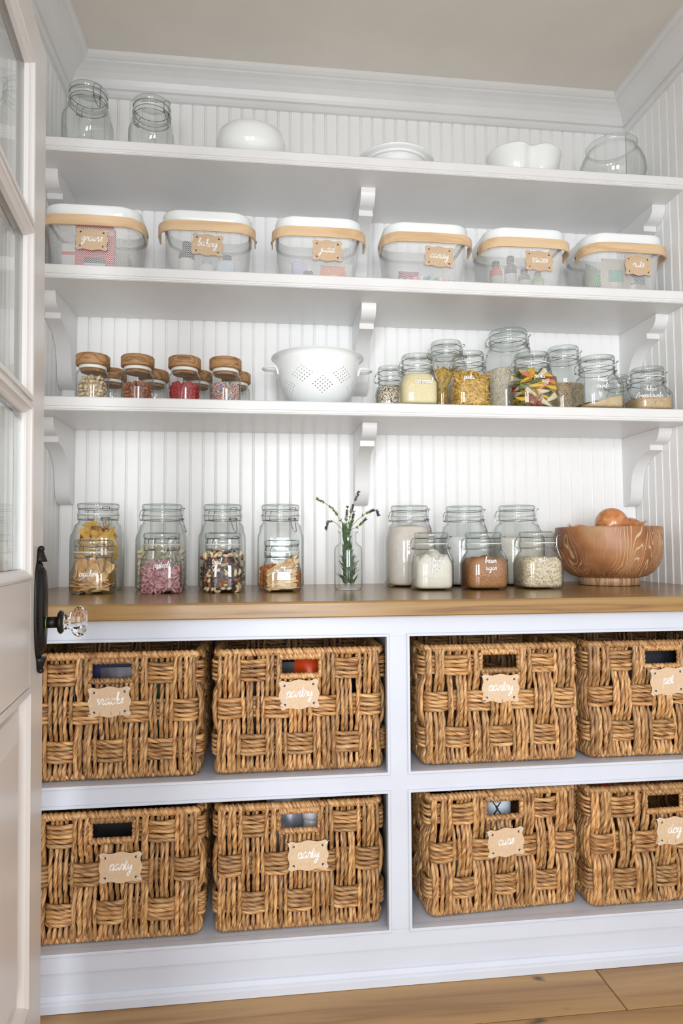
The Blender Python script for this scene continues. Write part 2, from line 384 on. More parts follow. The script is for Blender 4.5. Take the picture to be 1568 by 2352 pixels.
for x0, x1 in ((.003, .022), (W-.022, W-.003)): cpart('side_panel', x0, x1, YF+ft, -.01, O2B, cb-.001)
# bead moulding framing each opening
def ring(b, x0, x1, z0, z1, prof):  # prof: (inset into opening, y)
    n = len(prof); vs = []
    for d, y in prof: vs += [(x0+d, y, z0+d), (x1-d, y, z0+d), (x1-d, y, z1-d), (x0+d, y, z1-d)]
    b.add(vs, [(j*4+i, j*4+(i+1) % 4, (j+1)*4+(i+1) % 4, (j+1)*4+i) for j in range(n-1) for i in range(4)])
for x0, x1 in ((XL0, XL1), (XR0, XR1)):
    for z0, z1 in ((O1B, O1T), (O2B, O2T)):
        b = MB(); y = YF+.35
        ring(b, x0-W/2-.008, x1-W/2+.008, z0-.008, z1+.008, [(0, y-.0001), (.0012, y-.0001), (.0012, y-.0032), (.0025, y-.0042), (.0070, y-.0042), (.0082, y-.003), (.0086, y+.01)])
        b.build('bead_moulding', [cab_cool_lit_paint], cabr)

# ------------------------------------------------------------------ door
TH = math.atan2(.992, -.1245); DW = .76
fe = Vector((.255, -.951)); dr = Vector((-.1245, .992)).normalized()
hinge = fe - dr*DW
door = empty('door_1', (hinge.x+.012, hinge.y, .012), TH, kind='structure')
door.rotation_euler = (-.012, 0, TH)
def dpart(name, x0, x1, z0, z1, y0=0, y1=.038, bev=.0012, mat=None):
    b = MB(); b.bbox(x0, x1, y0, y1, z0, z1, bev); return b.build(name, [mat or door_paint], door)
zo = -.012; DT = 2.028+zo
SW = .112
dpart('stile', 0, SW, 0, DT); dpart('stile', DW-SW, DW, 0, DT)
rows = [(.9875, 1.300), (1.306, 1.6185), (1.6245, 1.937)]
cols = [(SW, .377), (.383, DW-SW)]
dpart('rail', SW, DW-SW, 1.937+zo, DT); dpart('rail', SW, DW-SW, .80+zo, .9875+zo); dpart('rail', SW, DW-SW, 0, .24)
for z0, z1 in ((1.300, 1.306), (1.6185, 1.6245)): dpart('muntin', SW, DW-SW, z0+zo, z1+zo, .0005, .0375, .001)
for z0, z1 in rows: dpart('muntin', .377, .383, z0+zo, z1+zo, .0006, .0374, .001)
ogee = [(0, 0), (.001, -.003), (.005, -.0045), (.009, -.003), (.011, .0), (.014, .003), (.017, .005), (.0185, .009), (.019, .0125)]
for x0, x1 in cols:
    for z0, z1 in rows:
        b = MB(); ring(b, x0, x1, z0+zo, z1+zo, ogee); b2 = [(d, .038-y) for d, y in ogee]
        ring(b, x0, x1, z0+zo, z1+zo, b2); b.build('moulding', [door_paint], door)
        b = MB(); b.box(x0+.017, x1-.017, .0125, .0255, z0+zo+.017, z1+zo-.017); b.build('pane', [pane_glass], door)
pz0, pz1 = .24, .80+zo
b = MB(); ring(b, SW, DW-SW, pz0, pz1, [(0, 0), (.0015, -.003), (.008, -.004), (.016, .002), (.022, .010), (.024, .012), (.034, .012), (.070, .003), (.072, .002), (.24, .002)])
b.add([(SW+.24, .002, pz0+.24), (DW-SW-.24, .002, pz0+.24), (DW-SW-.24, .002, pz1-.24), (SW+.24, .002, pz1-.24)], [(0, 1, 2, 3)])
b.add([(SW, .012, pz0), (DW-SW, .012, pz0), (DW-SW, .012, pz1), (SW, .012, pz1)], [(0, 1, 2, 3)]); b.build('raised_panel', [door_paint], door)
b = MB(); b.box(SW, DW-SW, .014, .030, pz0, pz1); b.build('back_panel', [door_paint], door)
# knob set; local -y faces into the pantry
kx, kz = DW-.050, .905+zo
b = MB()
def oval(hw, hh, y, n=40): return [(kx+hw*cos(2*pi*i/n), y, kz+.025+hh*(abs(sin(2*pi*i/n))**.85)*(1 if sin(2*pi*i/n) > 0 else -1)) for i in range(n)]
rs = [oval(.033, .094, 0), oval(.034, .095, -.003), oval(.030, .089, -.006), oval(.026, .081, -.006), oval(.024, .078, -.011), oval(.021, .072, -.0145), oval(.012, .05, -.0155)]
vs = [p for r_ in rs for p in r_]; n = 40
b.add(vs, [(j*n+i, (j+1)*n+i, (j+1)*n+(i+1) % n, j*n+(i+1) % n) for j in range(len(rs)-1) for i in range(n)] + [tuple(range((len(rs)-1)*n, len(rs)*n))[::-1]], True)
for sgn in (1, -1):
    b.tube([(kx, -.004, kz+.025+sgn*(.088+t*.008)) for t in range(4)], lambda u: .013*(1-.6*u), 10)
    b.ball((kx, -.006, kz+.025+sgn*.112), .006, 8, 5)
esc = b.build('escutcheon', [black_metal], door)
b = MB()
for i in range(70):
    t = 2*pi*i/70; b.ball((kx+.028*cos(t), -.0065, kz+.025+.0855*(abs(sin(t))**.85)*(1 if sin(t) > 0 else -1)), .0016, 6, 4)
b.build('beading', [black_metal], esc)
def ylathe(prof, seg, mat, name, par, smooth=True):
    b = MB(); b.lathe([(r, t) for r, t in prof], seg, smooth=smooth, capt=True)
    b.v = [(kx+x, -z, kz+y) for x, y, z in b.v]; return b.build(name, [mat], par)
shank = ylathe([(.0105, .012), (.0105, .036)], 20, black_metal, 'shank', door)
ylathe([(.011, .0150), (.0113, .0152), (.0113, .0163), (.011, .0165)], 20, plain('green_sleeve', (.25, .4, .03, 1), .5), 'sleeve', shank)
ylathe([(.010, .034), (.018, .036), (.0215, .0385), (.022, .041), (.019, .0445), (.012, .046)], 28, black_metal, 'collar', door)
ylathe([(.014, .0462), (.017, .048), (.013, .053), (.014, .056), (.027, .066), (.0305, .073), (.027, .081), (.017, .086), (.003, .087)], 8, crystal, 'glass_knob', door, False)

# ------------------------------------------------------------------ handwriting: one smooth pen line per word
GL = {
 'a': (1.0, [(.10,.55),(.35,.93),(.70,.90),(.38,1.0),(.08,.6),(.15,.1),(.4,.02),(.68,.5),(.74,.95),(.72,.35),(.85,.02),(1.0,.15)], []),
 'b': (.9, [(.1,.2),(.35,1.3),(.42,1.95),(.25,2.05),(.14,1.2),(.15,.2),(.4,0),(.65,.3),(.6,.85),(.5,.9),(.9,.8)], []),
 'c': (.78, [(.10,.55),(.38,.92),(.68,.80),(.42,1.0),(.12,.62),(.15,.15),(.45,0),(.75,.2)], []),
 'd': (1.0, [(.10,.55),(.35,.93),(.68,.88),(.38,1.0),(.08,.6),(.15,.1),(.42,.02),(.66,.55),(.76,1.3),(.82,2.15),(.78,1.3),(.72,.4),(.85,.02),(1,.15)], []),
 'e': (.72, [(.1,.4),(.5,.6),(.55,.9),(.35,1.02),(.12,.6),(.2,.1),(.45,0),(.72,.2)], []),
 'f': (.7, [(.1,.3),(.45,1.4),(.45,2.0),(.28,1.9),(.25,.5),(.22,-.7),(.35,-.8),(.4,-.2),(.3,.05),(.7,.2)], []),
 'g': (.95, [(.10,.55),(.35,.93),(.70,.90),(.38,1.0),(.08,.6),(.2,.1),(.5,.2),(.72,.95),(.68,-.4),(.4,-1),(.2,-.75),(.5,-.2),(.95,.2)], []),
 'i': (.45, [(.12,.9),(.12,.3),(.25,0),(.45,.15)], [[(.16,1.4),(.18,1.5)]]),
 'j': (.5, [(.3,.95),(.28,-.4),(.05,-.95),(-.1,-.6),(.2,-.1),(.5,.2)], [[(.33,1.4),(.35,1.5)]]),
 'k': (.8, [(.1,.2),(.35,1.4),(.36,2),(.2,1.9),(.15,.8),(.12,0),(.15,.5),(.5,.95),(.55,.7),(.25,.5),(.55,.05),(.8,.15)], []),
 'l': (.5, [(.1,.2),(.4,1.4),(.38,2),(.22,1.9),(.18,.4),(.3,0),(.5,.15)], []),
 'm': (1.15, [(.1,.9),(.12,0),(.15,.5),(.35,.98),(.48,.8),(.48,0),(.52,.5),(.7,.98),(.85,.8),(.86,.2),(.98,0),(1.15,.15)], []),
 'n': (.85, [(.1,.9),(.12,0),(.15,.5),(.4,.98),(.55,.8),(.56,.2),(.68,0),(.85,.15)], []),
 'o': (.85, [(.12,.45),(.40,1),(.12,.75),(.12,.2),(.4,0),(.7,.3),(.65,.8),(.45,1),(.55,.8),(.85,.85)], []),
 'p': (.85, [(.1,.9),(.1,-.95),(.13,.4),(.35,.98),(.65,.85),(.68,.3),(.4,.02),(.25,.1),(.6,0),(.85,.15)], []),
 'r': (.62, [(.02,.35),(.18,1.1),(.24,.82),(.50,.86),(.46,.35),(.50,.03),(.62,.15)], []),
 's': (.6, [(.5,.95),(.25,.95),(.2,.7),(.5,.4),(.45,.05),(.15,.05),(.6,.1)], []),
 't': (.55, [(.2,1.7),(.2,.3),(.35,0),(.55,.2)], [[(-.08,1.15),(.5,1.22)]]),
 'u': (.92, [(.1,.9),(.12,.2),(.35,0),(.6,.4),(.65,.95),(.65,.25),(.8,0),(.92,.15)], []),
 'w': (.98, [(.08,.9),(.15,.1),(.35,.05),(.45,.8),(.5,.1),(.72,.05),(.85,.95),(.98,.85)], []),
 'x': (.7, [(.1,.9),(.5,.05),(.7,.15)], [[(.62,.95),(.08,0)]]),
 'y': (.85, [(.1,.9),(.15,.3),(.4,.1),(.65,.9),(.6,-.4),(.35,-1),(.15,-.7),(.5,-.2),(.85,.2)], []),
 'z': (.7, [(.1,.9),(.6,.9),(.15,.05),(.65,.05)], []),
 "'": (.25, None, [[(.12,1.9),(.08,1.5)]]),
}
def crom(pts, k=4):
    P = [pts[0]] + list(pts) + [pts[-1]]; out = []
    for i in range(1, len(P)-2):
        for j in range(k):
            t = j/k; a, b, c, d = P[i-1:i+3]
            out.append(tuple(.5*((2*b[q]) + (-a[q]+c[q])*t + (2*a[q]-5*b[q]+4*c[q]-d[q])*t*t + (-a[q]+3*b[q]-3*c[q]+d[q])*t**3) for q in range(len(pts[0]))))
    out.append(tuple(pts[-1])); return out
def writing(b, text, width, surf, cx=0, cz=0, xh=None, pw=.0006, slant=.18, spread=1.0):
    """adds the word centred at (cx, cz); the x-height follows from the width"""
    adv = 0; strokes = []; cur = []
    for ch in text:
        if ch == ' ': adv += .6; continue
        a, main, ex = GL[ch]
        if main: cur += [(adv+x, z) for x, z in main]
        strokes += [[(adv+x, z) for x, z in s_] for s_ in ex]
        adv += a*spread
    strokes.append(cur); k = width/adv
    if xh: k = min(k, xh)
    for s_ in strokes:
        pts = [((x+slant*z-adv/2)*k+cx, (z-.4)*k+cz) for x, z in s_]
        pts = crom(pts, 4 if len(pts) > 2 else 2)
        n = len(pts); L = []
        for i in range(n):
            a, c = pts[max(0, i-1)], pts[min(n-1, i+1)]; dx, dz = c[0]-a[0], c[1]-a[1]; d = math.hypot(dx, dz) or 1
            for sgn in (1, -1):
                x = pts[i][0]-dz/d*pw*sgn; z = pts[i][1]+dx/d*pw*sgn
                L.append((x, surf(x, z)-.0005, z))
        m_ = len(L); L += [(x, y+.0004, z) for x, y, z in L]
        b.add(L, [(2*i, 2*i+1, 2*i+3, 2*i+2) for i in range(n-1)] + [(2*i, 2*i+2, m_+2*i+2, m_+2*i) for i in range(n-1)] + [(2*i+1, m_+2*i+1, m_+2*i+3, 2*i+3) for i in range(n-1)])

# ------------------------------------------------------------------ hanging tags
def tag_outline(w, h, n=26):
    def side(L):  # offsets along a side: bracket shape
        out = []
        for i in range(n):
            t = i/n; o = .0022*cos(4*pi*t) * (1 if .12 < t < .88 else 1)
            c = min(t, 1-t)
            o -= .0055*max(0, 1-c/.07)**2
            out.append((t*L-L/2, o))
        return out
    pts = []
    for x, o in side(w): pts.append((x, -h/2-o))
    for x, o in side(h): pts.append((w/2+o, x))
    for x, o in side(w): pts.append((-x, h/2+o))
    for x, o in side(h): pts.append((-w/2-o, -x))
    return pts
TAGP = {}
def make_tag(word, loc, label, rz=0, tilt=0, w=.094, h=.064, group=None, par=None, ww=.062, roll=0):
    b = MB(); pr = tag_outline(w, h); b.prism(pr, 1, 0, .0014)
    r = link('name_tag', None, None, loc, (tilt, roll, rz), label=label, cat='tag', group=group)
    pq = b.build('plaque', [tag_mat], r)
    t = MB(); writing(t, word, ww, lambda x, z: 0, 0, .0, .0135, .0009); t.build('lettering', [ink], pq)
    for sx in (1, -1):
        for sz in (1, -1):
            hx, hz = sx*(w/2-.012), sz*(h/2-.011)
            e = MB(); e.lathe([(.0028, 0), (.0028, .0005)], 12, capt=True); e.v = [(hx+x, -.0005-z*.2, hz+y) for x, y, z in e.v]
            ey = e.build('eyelet', [dark_gap], r)
            c = MB(); c.tube([(hx, -.0015, hz), (hx+sx*.006, -.003, hz+sz*.004), (hx+sx*.016, .004, hz+sz*.008)], .0007, 5); c.build('cord', [string_mat], ey)
    return r

# ------------------------------------------------------------------ clip-top jars
BODYK = {}
def jar_surface(hw, e):
    def f(x, z):
        q = min(.98, abs(x)/hw); return -hw*(1-q**e)**(1/e)
    return f
JARN = {}
def clip_jar(label, x, y, z, w, h, ang, sq=4.5, text=None, group=None, rl=None, tw=.6, tz=.45, txt_dx=0, rz=0, shoulder=.02, pw=.0008):
    """w body width, h overall height, ang direction of the clip (degrees), sq squareness of the body"""
    r = link('clip_jar', None, None, (x, y, z), (0, 0, rz), label=label, cat='jar', group=group)
    hw = w/2; rl = rl or hw*.80; neck = h-.058
    sh = shoulder
    body = [(hw*.30, .004, 2), (hw*.80, .0012, sq), (hw*.90, .0012, sq), (hw*.965, .005, sq), (hw, .014, sq), (hw, neck-sh-.022, sq),
            (hw*.985, neck-sh-.010, sq*.92), (hw*.93, neck-sh, max(2, sq*.75)), ((hw+rl)/2, neck-.010, 2.3), (rl*.99, neck-.002, 2), (rl*.96, neck+.004, 2), (rl*.96, h-.050, 2), (rl*1.02, h-.046, 2), (rl*1.02, h-.036, 2)]
    BODYK[(round(x, 3), round(y, 3))] = body
    b = MB(); b.lathe(body, 48, capb=True); jbo = b.build('jar_body', [jar_glass], r)
    b = MB(); b.lathe([(rl*.9, h-.0335, 2), (rl*1.0, h-.0325, 2), (rl*1.0, h-.022, 2), (rl*.97, h-.020, 2), (rl*.97, h-.0165, 2), (rl*1.03, h-.014, 2), (rl*1.04, h-.006, 2), (rl*1.0, h-.001, 2), (rl*.86, h, 2), (rl*.80, h-.003, 2), (0, h-.004, 2)], 40, capb=False)
    b.build('lid', [lid_glass], r)
    b = MB(); b.lathe([(rl*.95, h-.0358), (rl*1.05, h-.0358), (rl*1.05, h-.0332), (rl*.95, h-.0332)], 32, close=True); b.build('gasket', [rubber], r)
    wr = .0011
    def circ(rr, zz, n=32): return [(rr*cos(2*pi*i/n), rr*sin(2*pi*i/n), zz) for i in range(n)]
    b = MB(); b.tube(circ(rl*1.01, h-.0505), wr, 6, closed=True); b.tube(circ(rl*1.0, h-.0178), wr, 6, closed=True); b.build('wire_band', [wire_metal], r)
    R = Matrix.Rotation(radians(ang), 3, 'Z')
    def T(p): return tuple(R @ Vector(p))
    def tb(b, pts, rr=wr): b.tube([T(p) for p in crom(pts, 3)], rr, 6)
    o = rl*1.01
    b = MB(); dy = .011
    tb(b, [(o+.001, -dy, h-.055), (o+.003, -dy, h-.040), (o+.004, -dy, h-.018), (o+.010, -dy*.9, h-.0135), (o+.013, 0, h-.013), (o+.010, dy*.9, h-.0135), (o+.004, dy, h-.018), (o+.003, dy, h-.040), (o+.001, dy, h-.055)])
    for s_ in (1, -1):
        b.tube([T((o+.003+.0028*cos(t*.9), s_*(dy+.0003*t-.002), h-.047+.0028*sin(t*.9))) for t in range(16)], wr*.95, 5)
        b.ball(T((o+.003, s_*dy*.35, h-.046)), .0024, 8, 5)
    b.tube([T((o+.0035, -dy, h-.046)), T((o+.0035, dy, h-.046))], wr, 5)
    bl = b.build('bail', [wire_metal], r)
    b = MB(); tb(b, [(o+.003, -dy*.8, h-.046), (o+.009, -dy*.75, h-.066), (o+.017, -dy*.45, h-.084), (o+.019, 0, h-.088), (o+.017, dy*.45, h-.084), (o+.009, dy*.75, h-.066), (o+.003, dy*.8, h-.046)], wr*1.15)
    b.build('lever', [wire_metal], bl)
    b = MB(); tb(b, [(-o, -dy, h-.0178), (-o-.006, -dy*.95, h-.020), (-o-.012, -dy*.8, h-.034), (-o-.010, -dy*.7, h-.048), (-o, -dy*.7, h-.0505)])
    tb(b, [(-o, dy, h-.0178), (-o-.006, dy*.95, h-.020), (-o-.012, dy*.8, h-.034), (-o-.010, dy*.7, h-.048), (-o, dy*.7, h-.0505)])
    b.tube([T((-o-.010, -dy, h-.048)), T((-o-.010, dy, h-.048))], wr*1.6, 6); b.build('hinge', [wire_metal], r)
    if text:
        b = MB(); sf = jar_surface(hw, sq); lines = text.split('\n')
        for i, l in enumerate(lines):
            writing(b, l, w*tw*(len(l)/max(len(q) for q in lines)), sf, txt_dx*w, h*tz - i*.021, .0085, pw)
        b.build('lettering', [ink], jbo)
    return r, hw, sq, neck-sh
def brad(key, z, d):
    pr = BODYK.get(key)
    if not pr: return d
    for (r0, a, *_), (r1, c, *_) in zip(pr[3:], pr[4:]):
        if a <= z <= c: return min(d, r0+(r1-r0)*(z-a)/max(1e-6, c-a))
    return d
def fill(name, label, cat, x, y, z, hw, sq, top, mat, inset=.0045, bump=.0, slope=0, group=None, seg=48, cone=0, rz=0, rnd=3):
    """a heap of powder or grains filling the jar up to 'top'"""
    b = MB(); r = hw-inset; R = random.Random(rnd)
    pr = [(r*.80, .0045, sq), (r*.95, .0075, sq), (r, .014, sq)]; k = 8
    ky = (round(x, 3), round(y, 3)); eq = lambda zz: sq if brad(ky, zz+.002, hw) > hw*.97 else max(2.05, 2+(sq-2)*.35)
    for i in range(1, k+1):
        zz = .014+(top-.014-.004)*i/k; pr.append((brad(ky, zz+.003, hw)-inset, zz, eq(zz)))
    rt = brad(ky, top+bump+.004, hw)-inset-.001
    for q in (.97, .85, .68, .5, .33, .16, .02): pr.append((rt*q, top, eq(top)))
    b.lathe(pr, seg, capb=True, capt=True); n0 = len(pr)*seg
    nv = []
    for i, (vx, vy, vz) in enumerate(b.v):
        if vz > top-.005:
            rr = math.hypot(vx, vy)/r
            vz += slope*vx/r + bump*(R.random()-.5) + cone*(1-rr) + bump*.8*sin(vx*90+1)*cos(vy*70)
            if rr > .9 and vz > top: vz = vz
        elif slope and vz > .02: vz += slope*vx/r*((vz-.014)/(top-.014))
        nv.append((vx, vy, vz))
    b.v = nv
    return b.build(name, [mat], None, (x, y, z+.001), (0, 0, rz), label=label, cat=cat, kind='stuff', group=group)

flour_m = speck('flour', [(.3, (.78, .73, .62, 1)), (.7, (.84, .80, .71, 1))], 60, .9, .25)
pflour_m = speck('pink_flour', [(.3, (.74, .65, .57, 1)), (.7, (.80, .73, .66, 1))], 60, .9, .2)
white_m = speck('white_sugar', [(.3, (.80, .80, .80, 1)), (.7, (.86, .86, .86, 1))], 300, .8, .2)
corn_m = speck('cornmeal', [(.3, (.78, .65, .36, 1)), (.7, (.86, .75, .48, 1))], 260, .9, .3)
bsugar_m = speck('brown_sugar', [(.3, (.24, .09, .03, 1)), (.52, (.40, .17, .055, 1)), (.72, (.60, .33, .14, 1))], 420, .7, .7)
oats_m = speck('oats', [(.0, (.40, .28, .15, 1)), (.35, (.64, .52, .34, 1)), (.8, (.80, .71, .54, 1))], 260, .8, 1.0, kind='vor')
rice_m = speck('rice', [(.0, (.52, .40, .26, 1)), (.35, (.70, .60, .45, 1)), (.9, (.83, .76, .64, 1))], 300, .6, .9, kind='vor')
grain_m = speck('grain', [(.0, (.16, .09, .04, 1)), (.4, (.38, .25, .12, 1)), (.9, (.62, .47, .27, 1))], 330, .7, 1.0, kind='vor')
quin_m = speck('quinoa', [(.0, (.02, .015, .012, 1)), (.28, (.06, .03, .02, 1)), (.36, (.62, .50, .36, 1)), (.9, (.80, .72, .58, 1))], 330, .7, 1.0, kind='vor')
crumb_m = speck('crumbs', [(.3, (.50, .34, .17, 1)), (.6, (.68, .52, .32, 1))], 350, .9, .5)
crumb2_m = speck('herb_crumbs', [(.30, (.22, .13, .05, 1)), (.44, (.55, .38, .20, 1)), (.7, (.70, .54, .34, 1))], 330, .9, .6)
paste_m = speck('small_pasta', [(.3, (.50, .27, .03, 1)), (.6, (.80, .55, .12, 1))], 120, .6, .8)

# --- pieces packed in jars: shared meshes, each piece an object
def nut_mesh(name, mats, L, w_, t_, slit=False, seg=10, rings=7, mid=None):
    b = MB()
    vs = []
    for j in range(rings+1):
        u = j/rings; zz = (u-.5)*L; rr = (sin(pi*u)**.7)*(1-.35*u) if j not in (0, rings) else .0
        for i in range(seg):
            t = 2*pi*i/seg; vs.append((rr*w_*cos(t), rr*t_*sin(t), zz))
    fs = [(j*seg+i, j*seg+(i+1) % seg, (j+1)*seg+(i+1) % seg, (j+1)*seg+i) for j in range(rings) for i in range(seg)]
    b.add(vs, fs, True)
    if slit:
        b2 = [(w_*.93*cos(t)*sin(pi*u)**.7*(1-.35*u), t_*.93*sin(t)*sin(pi*u)**.7*(1-.35*u), (u-.5)*L*1.03) for u in [.25, .4, .55, .7, .85, .98] for t in (-.16, .16)]
        o = [(x*1.09, y*1.09, z*1.0) for x, y, z in b2]
        b.add(o, [(2*i, 2*i+1, 2*i+3, 2*i+2) for i in range(5)], False, 1)
    return b.mesh(name, mats)
def pack(name, label, cat, meshes, x, y, z, hw, sq, z0, z1, pitch, vp, group, arc=(-200, 20), topfill=True, rnd=5, size=1.0, tilt=1.0, inset=None, flat=False, exclude=None, rz=0):
    R = random.Random(rnd); ins = inset if inset is not None else pitch*.55
    rr = hw-.004-ins; lay = max(1, int((z1-z0)/vp)); cnt = 0
    for L in range(lay+1):
        zz = z0+L*vp
        if zz > z1: break
        t = arc[0]+R.random()*20
        while t < arc[1]:
            th = radians(t); c, s_ = cos(th), sin(th); k = rr/((abs(c)**sq+abs(s_)**sq)**(1/sq))
            put(name, label, cat, meshes, group, R, x+k*c, y+k*s_, z+zz+R.uniform(-.15, .15)*vp, th, size, tilt, flat); cnt += 1
            t += degrees_step(pitch, k)
    if topfill:
        n = int((rr/pitch)**2*3.0)
        for i in range(n):
            th = R.uniform(0, 2*pi); k = rr*.88*math.sqrt(R.random())
            put(name, label, cat, meshes, group, R, x+k*cos(th), y+k*sin(th), z+z1+vp*(.3+.5*(1-k/rr)), th, size, tilt, flat); cnt += 1
    return cnt
def degrees_step(p, k): return math.degrees(p/max(k, .001))
def put(name, label, cat, meshes, group, R, px, py, pz, th, size, tilt, flat):
    me = R.choice(meshes)
    if flat: rot = (R.uniform(-.35, .35), R.uniform(-.35, .35), R.uniform(0, 6.28))
    else: rot = (R.uniform(-1.6, 1.6)*tilt, R.uniform(-1.6, 1.6)*tilt, th+R.uniform(-1, 1))
    o = link(name, me, None, (px, py, pz), rot, label=label, cat=cat, group=group)
    o.scale = (size*R.uniform(.9, 1.08),)*3
    return o
def pmat(name, c1, c2, rough=.5, scale=80, bump=.3):
    return speck(name, [(.3, c1), (.7, c2)], scale, rough, bump)
shell_m = pmat('pistachio_shell', (.58, .42, .24, 1), (.76, .62, .42, 1), .5, 60)
pgreen = pmat('pistachio_kernel', (.20, .22, .05, 1), (.30, .12, .07, 1), .6, 90)
almond_m = pmat('almond_skin', (.26, .075, .025, 1), (.46, .16, .055, 1), .5, 120)
pale_nut = pmat('pale_nut', (.70, .52, .28, 1), (.84, .70, .45, 1), .45, 60)
raisin_m = pmat('raisin', (.035, .012, .012, 1), (.09, .03, .025, 1), .4, 160, .8)
red_m = pmat('freeze_dried_berry', (.30, .012, .012, 1), (.55, .03, .03, 1), .6, 120, .9)
orange_m = pmat('orange_snack', (.70, .16, .01, 1), (.85, .27, .02, 1), .45, 60)

# wood-lid jars ------------------------------------------------------
def wood_jar(label, x, y, z, w, h, group):
    r = link('wood_lid_jar', None, None, (x, y, z), label=label, cat='jar', group=group)
    hw = w*.48
    b = MB(); b.lathe([(hw*.86, .0008, 2), (hw*.95, .0012, 2.2), (hw, .007, 2.3), (hw, h-.062, 2.3), (hw*.97, h-.054, 2.2), (hw*.86, h-.047, 2), (hw*.83, h-.044, 2), (hw*.83, h-.034, 2)], 48, capb=True); b.build('jar_body', [jar_glass], r)
    b = MB(); b.lathe([(hw*.84, h-.0435), (hw*.86, h-.040), (hw*.86, h-.036), (hw*.84, h-.0335)], 40, close=False, capb=True, capt=True); b.build('gasket', [rubber], r)
    b = MB(); b.lathe([(w*.5-.003, h-.033), (w*.5, h-.031), (w*.5, h-.003), (w*.5-.003, h), (.001, h)], 48, capb=True, capt=True); b.build('lid', [lid_wood], r)
    b = MB(); b.lathe([(hw*.70, h-.052), (hw*.74, h-.051), (hw*.74, h-.0438), (.001, h-.0438)], 40, capb=True); b.build('lid_plug', [lid_wood], r)
    return r, hw
WJ = [(.162, 'pistachios'), (.294, 'almonds'), (.435, 'red berries'), (.559, 'sprinkles')]
for x, nm in WJ:
    r, hw = wood_jar(f'round glass jar of {nm.replace("sprinkles", "rainbow sprinkles").replace("red berries", "dried red berries")} with an oak lid', x, -.235, S3T, .099, .146, 'front row of oak-lidded jars')
    wood_jar(f'oak-lidded glass jar directly behind the one of {nm}', x+.028, -.115, S3T, .095, .134, 'rear row of oak-lidded jars')
pist = [nut_mesh('pistachio', [shell_m, pgreen], .0205, .0072, .0062, True)]
pack('pistachio', 'cream pistachio in its split shell in an oak-lidded jar', 'nut', pist, .162, -.235, S3T, .0475, 2.3, .0095, .070, .0145, .0125, 'pistachios in the oak-lidded jar', rnd=2)
alm = [nut_mesh('almond', [almond_m], .023, .0068, .0048)]
pack('almond', 'reddish-brown whole almond in an oak-lidded jar', 'nut', alm, .294, -.235, S3T, .0475, 2.3, .0095, .058, .0145, .0115, 'almonds in the oak-lidded jar', rnd=3)
rb = MB(); R_ = random.Random(4)
rb.ball((0, 0, 0), .0085, 8, 5, (1, .8, 1.1)); rb.v = [tuple(c*(1+R_.uniform(-.25, .2)) for c in v) for v in rb.v]; rb.sm = [False]*len(rb.sm)
berry = rb.mesh('dried_berry', [red_m])
pack('dried_berry', 'crinkled dark red dried berry piece in an oak-lidded jar', 'fruit', [berry], .435, -.235, S3T, .0475, 2.3, .009, .058, .0125, .0105, 'dried berries in the oak-lidded jar', rnd=6)
for x, mt, tp, nm in ((.162, shell_m, .058, 'pistachio'), (.294, almond_m, .05, 'almond'), (.435, red_m, .052, 'berry')):
    fill(nm+'_filling', {'pistachio': 'densely packed pistachios in the middle of their oak-lidded jar', 'almond': 'densely packed almonds in the middle of their oak-lidded jar', 'berry': 'densely packed berries in the middle of their oak-lidded jar'}[nm], 'filling', x, -.235, S3T, .0475, 2.3, tp, mt, inset=.018, bump=.004)
# sprinkles: thousands of tiny rods
m = M('sprinkles'); gi = m.n.new('ShaderNodeNewGeometry')
m.link(m.ramp(gi.outputs['Random Per Island'], [(0, (.85, .85, .85, 1)), (.3, (.75, .02, .03, 1)), (.42, (.02, .12, .55, 1)), (.56, (.85, .6, .03, 1)), (.68, (.8, .22, .02, 1)), (.8, (.75, .15, .35, 1)), (.9, (.05, .35, .12, 1))], 'CONSTANT'), m.b.inputs['Base Color']); m.set(Roughness=.35); sprinkle_m = m.m
b = MB(); R_ = random.Random(8)
for i in range(3400):
    th = R_.uniform(-pi, pi) if R_.random() < .45 else R_.uniform(-pi*1.05, .05)
    if R_.random() < .8: rr = R_.uniform(.0395, .0415); zz = R_.uniform(.0075, .062)
    else: rr = .040*math.sqrt(R_.random()); zz = .062+.008*(1-rr/.043)+R_.uniform(0, .003)
    d = Vector((R_.uniform(-1, 1), R_.uniform(-1, 1), R_.uniform(-1, 1))).normalized()*.0027
    c = Vector((rr*cos(th), rr*sin(th), zz)); n_ = d.orthogonal().normalized()*.0009; k_ = d.cross(n_).normalized()*.0009
    vs = [c+d*s1+a for s1 in (-1, 1) for a in (n_, k_, -n_, -k_)]
    b.add(vs, [(0, 1, 5, 4), (1, 2, 6, 5), (2, 3, 7, 6), (3, 0, 4, 7), (3, 2, 1, 0), (4, 5, 6, 7)], True)
b.build('sprinkles', [sprinkle_m], None, (.559, -.235, S3T), label='rainbow sprinkles filling the fourth oak-lidded jar', cat='sprinkles', kind='stuff')
fill('sprinkle_filling', 'pale mass of sprinkles deep inside the sprinkle jar', 'sprinkles', .559, -.235, S3T, .0475, 2.3, .055, white_m, inset=.0125, bump=.002)

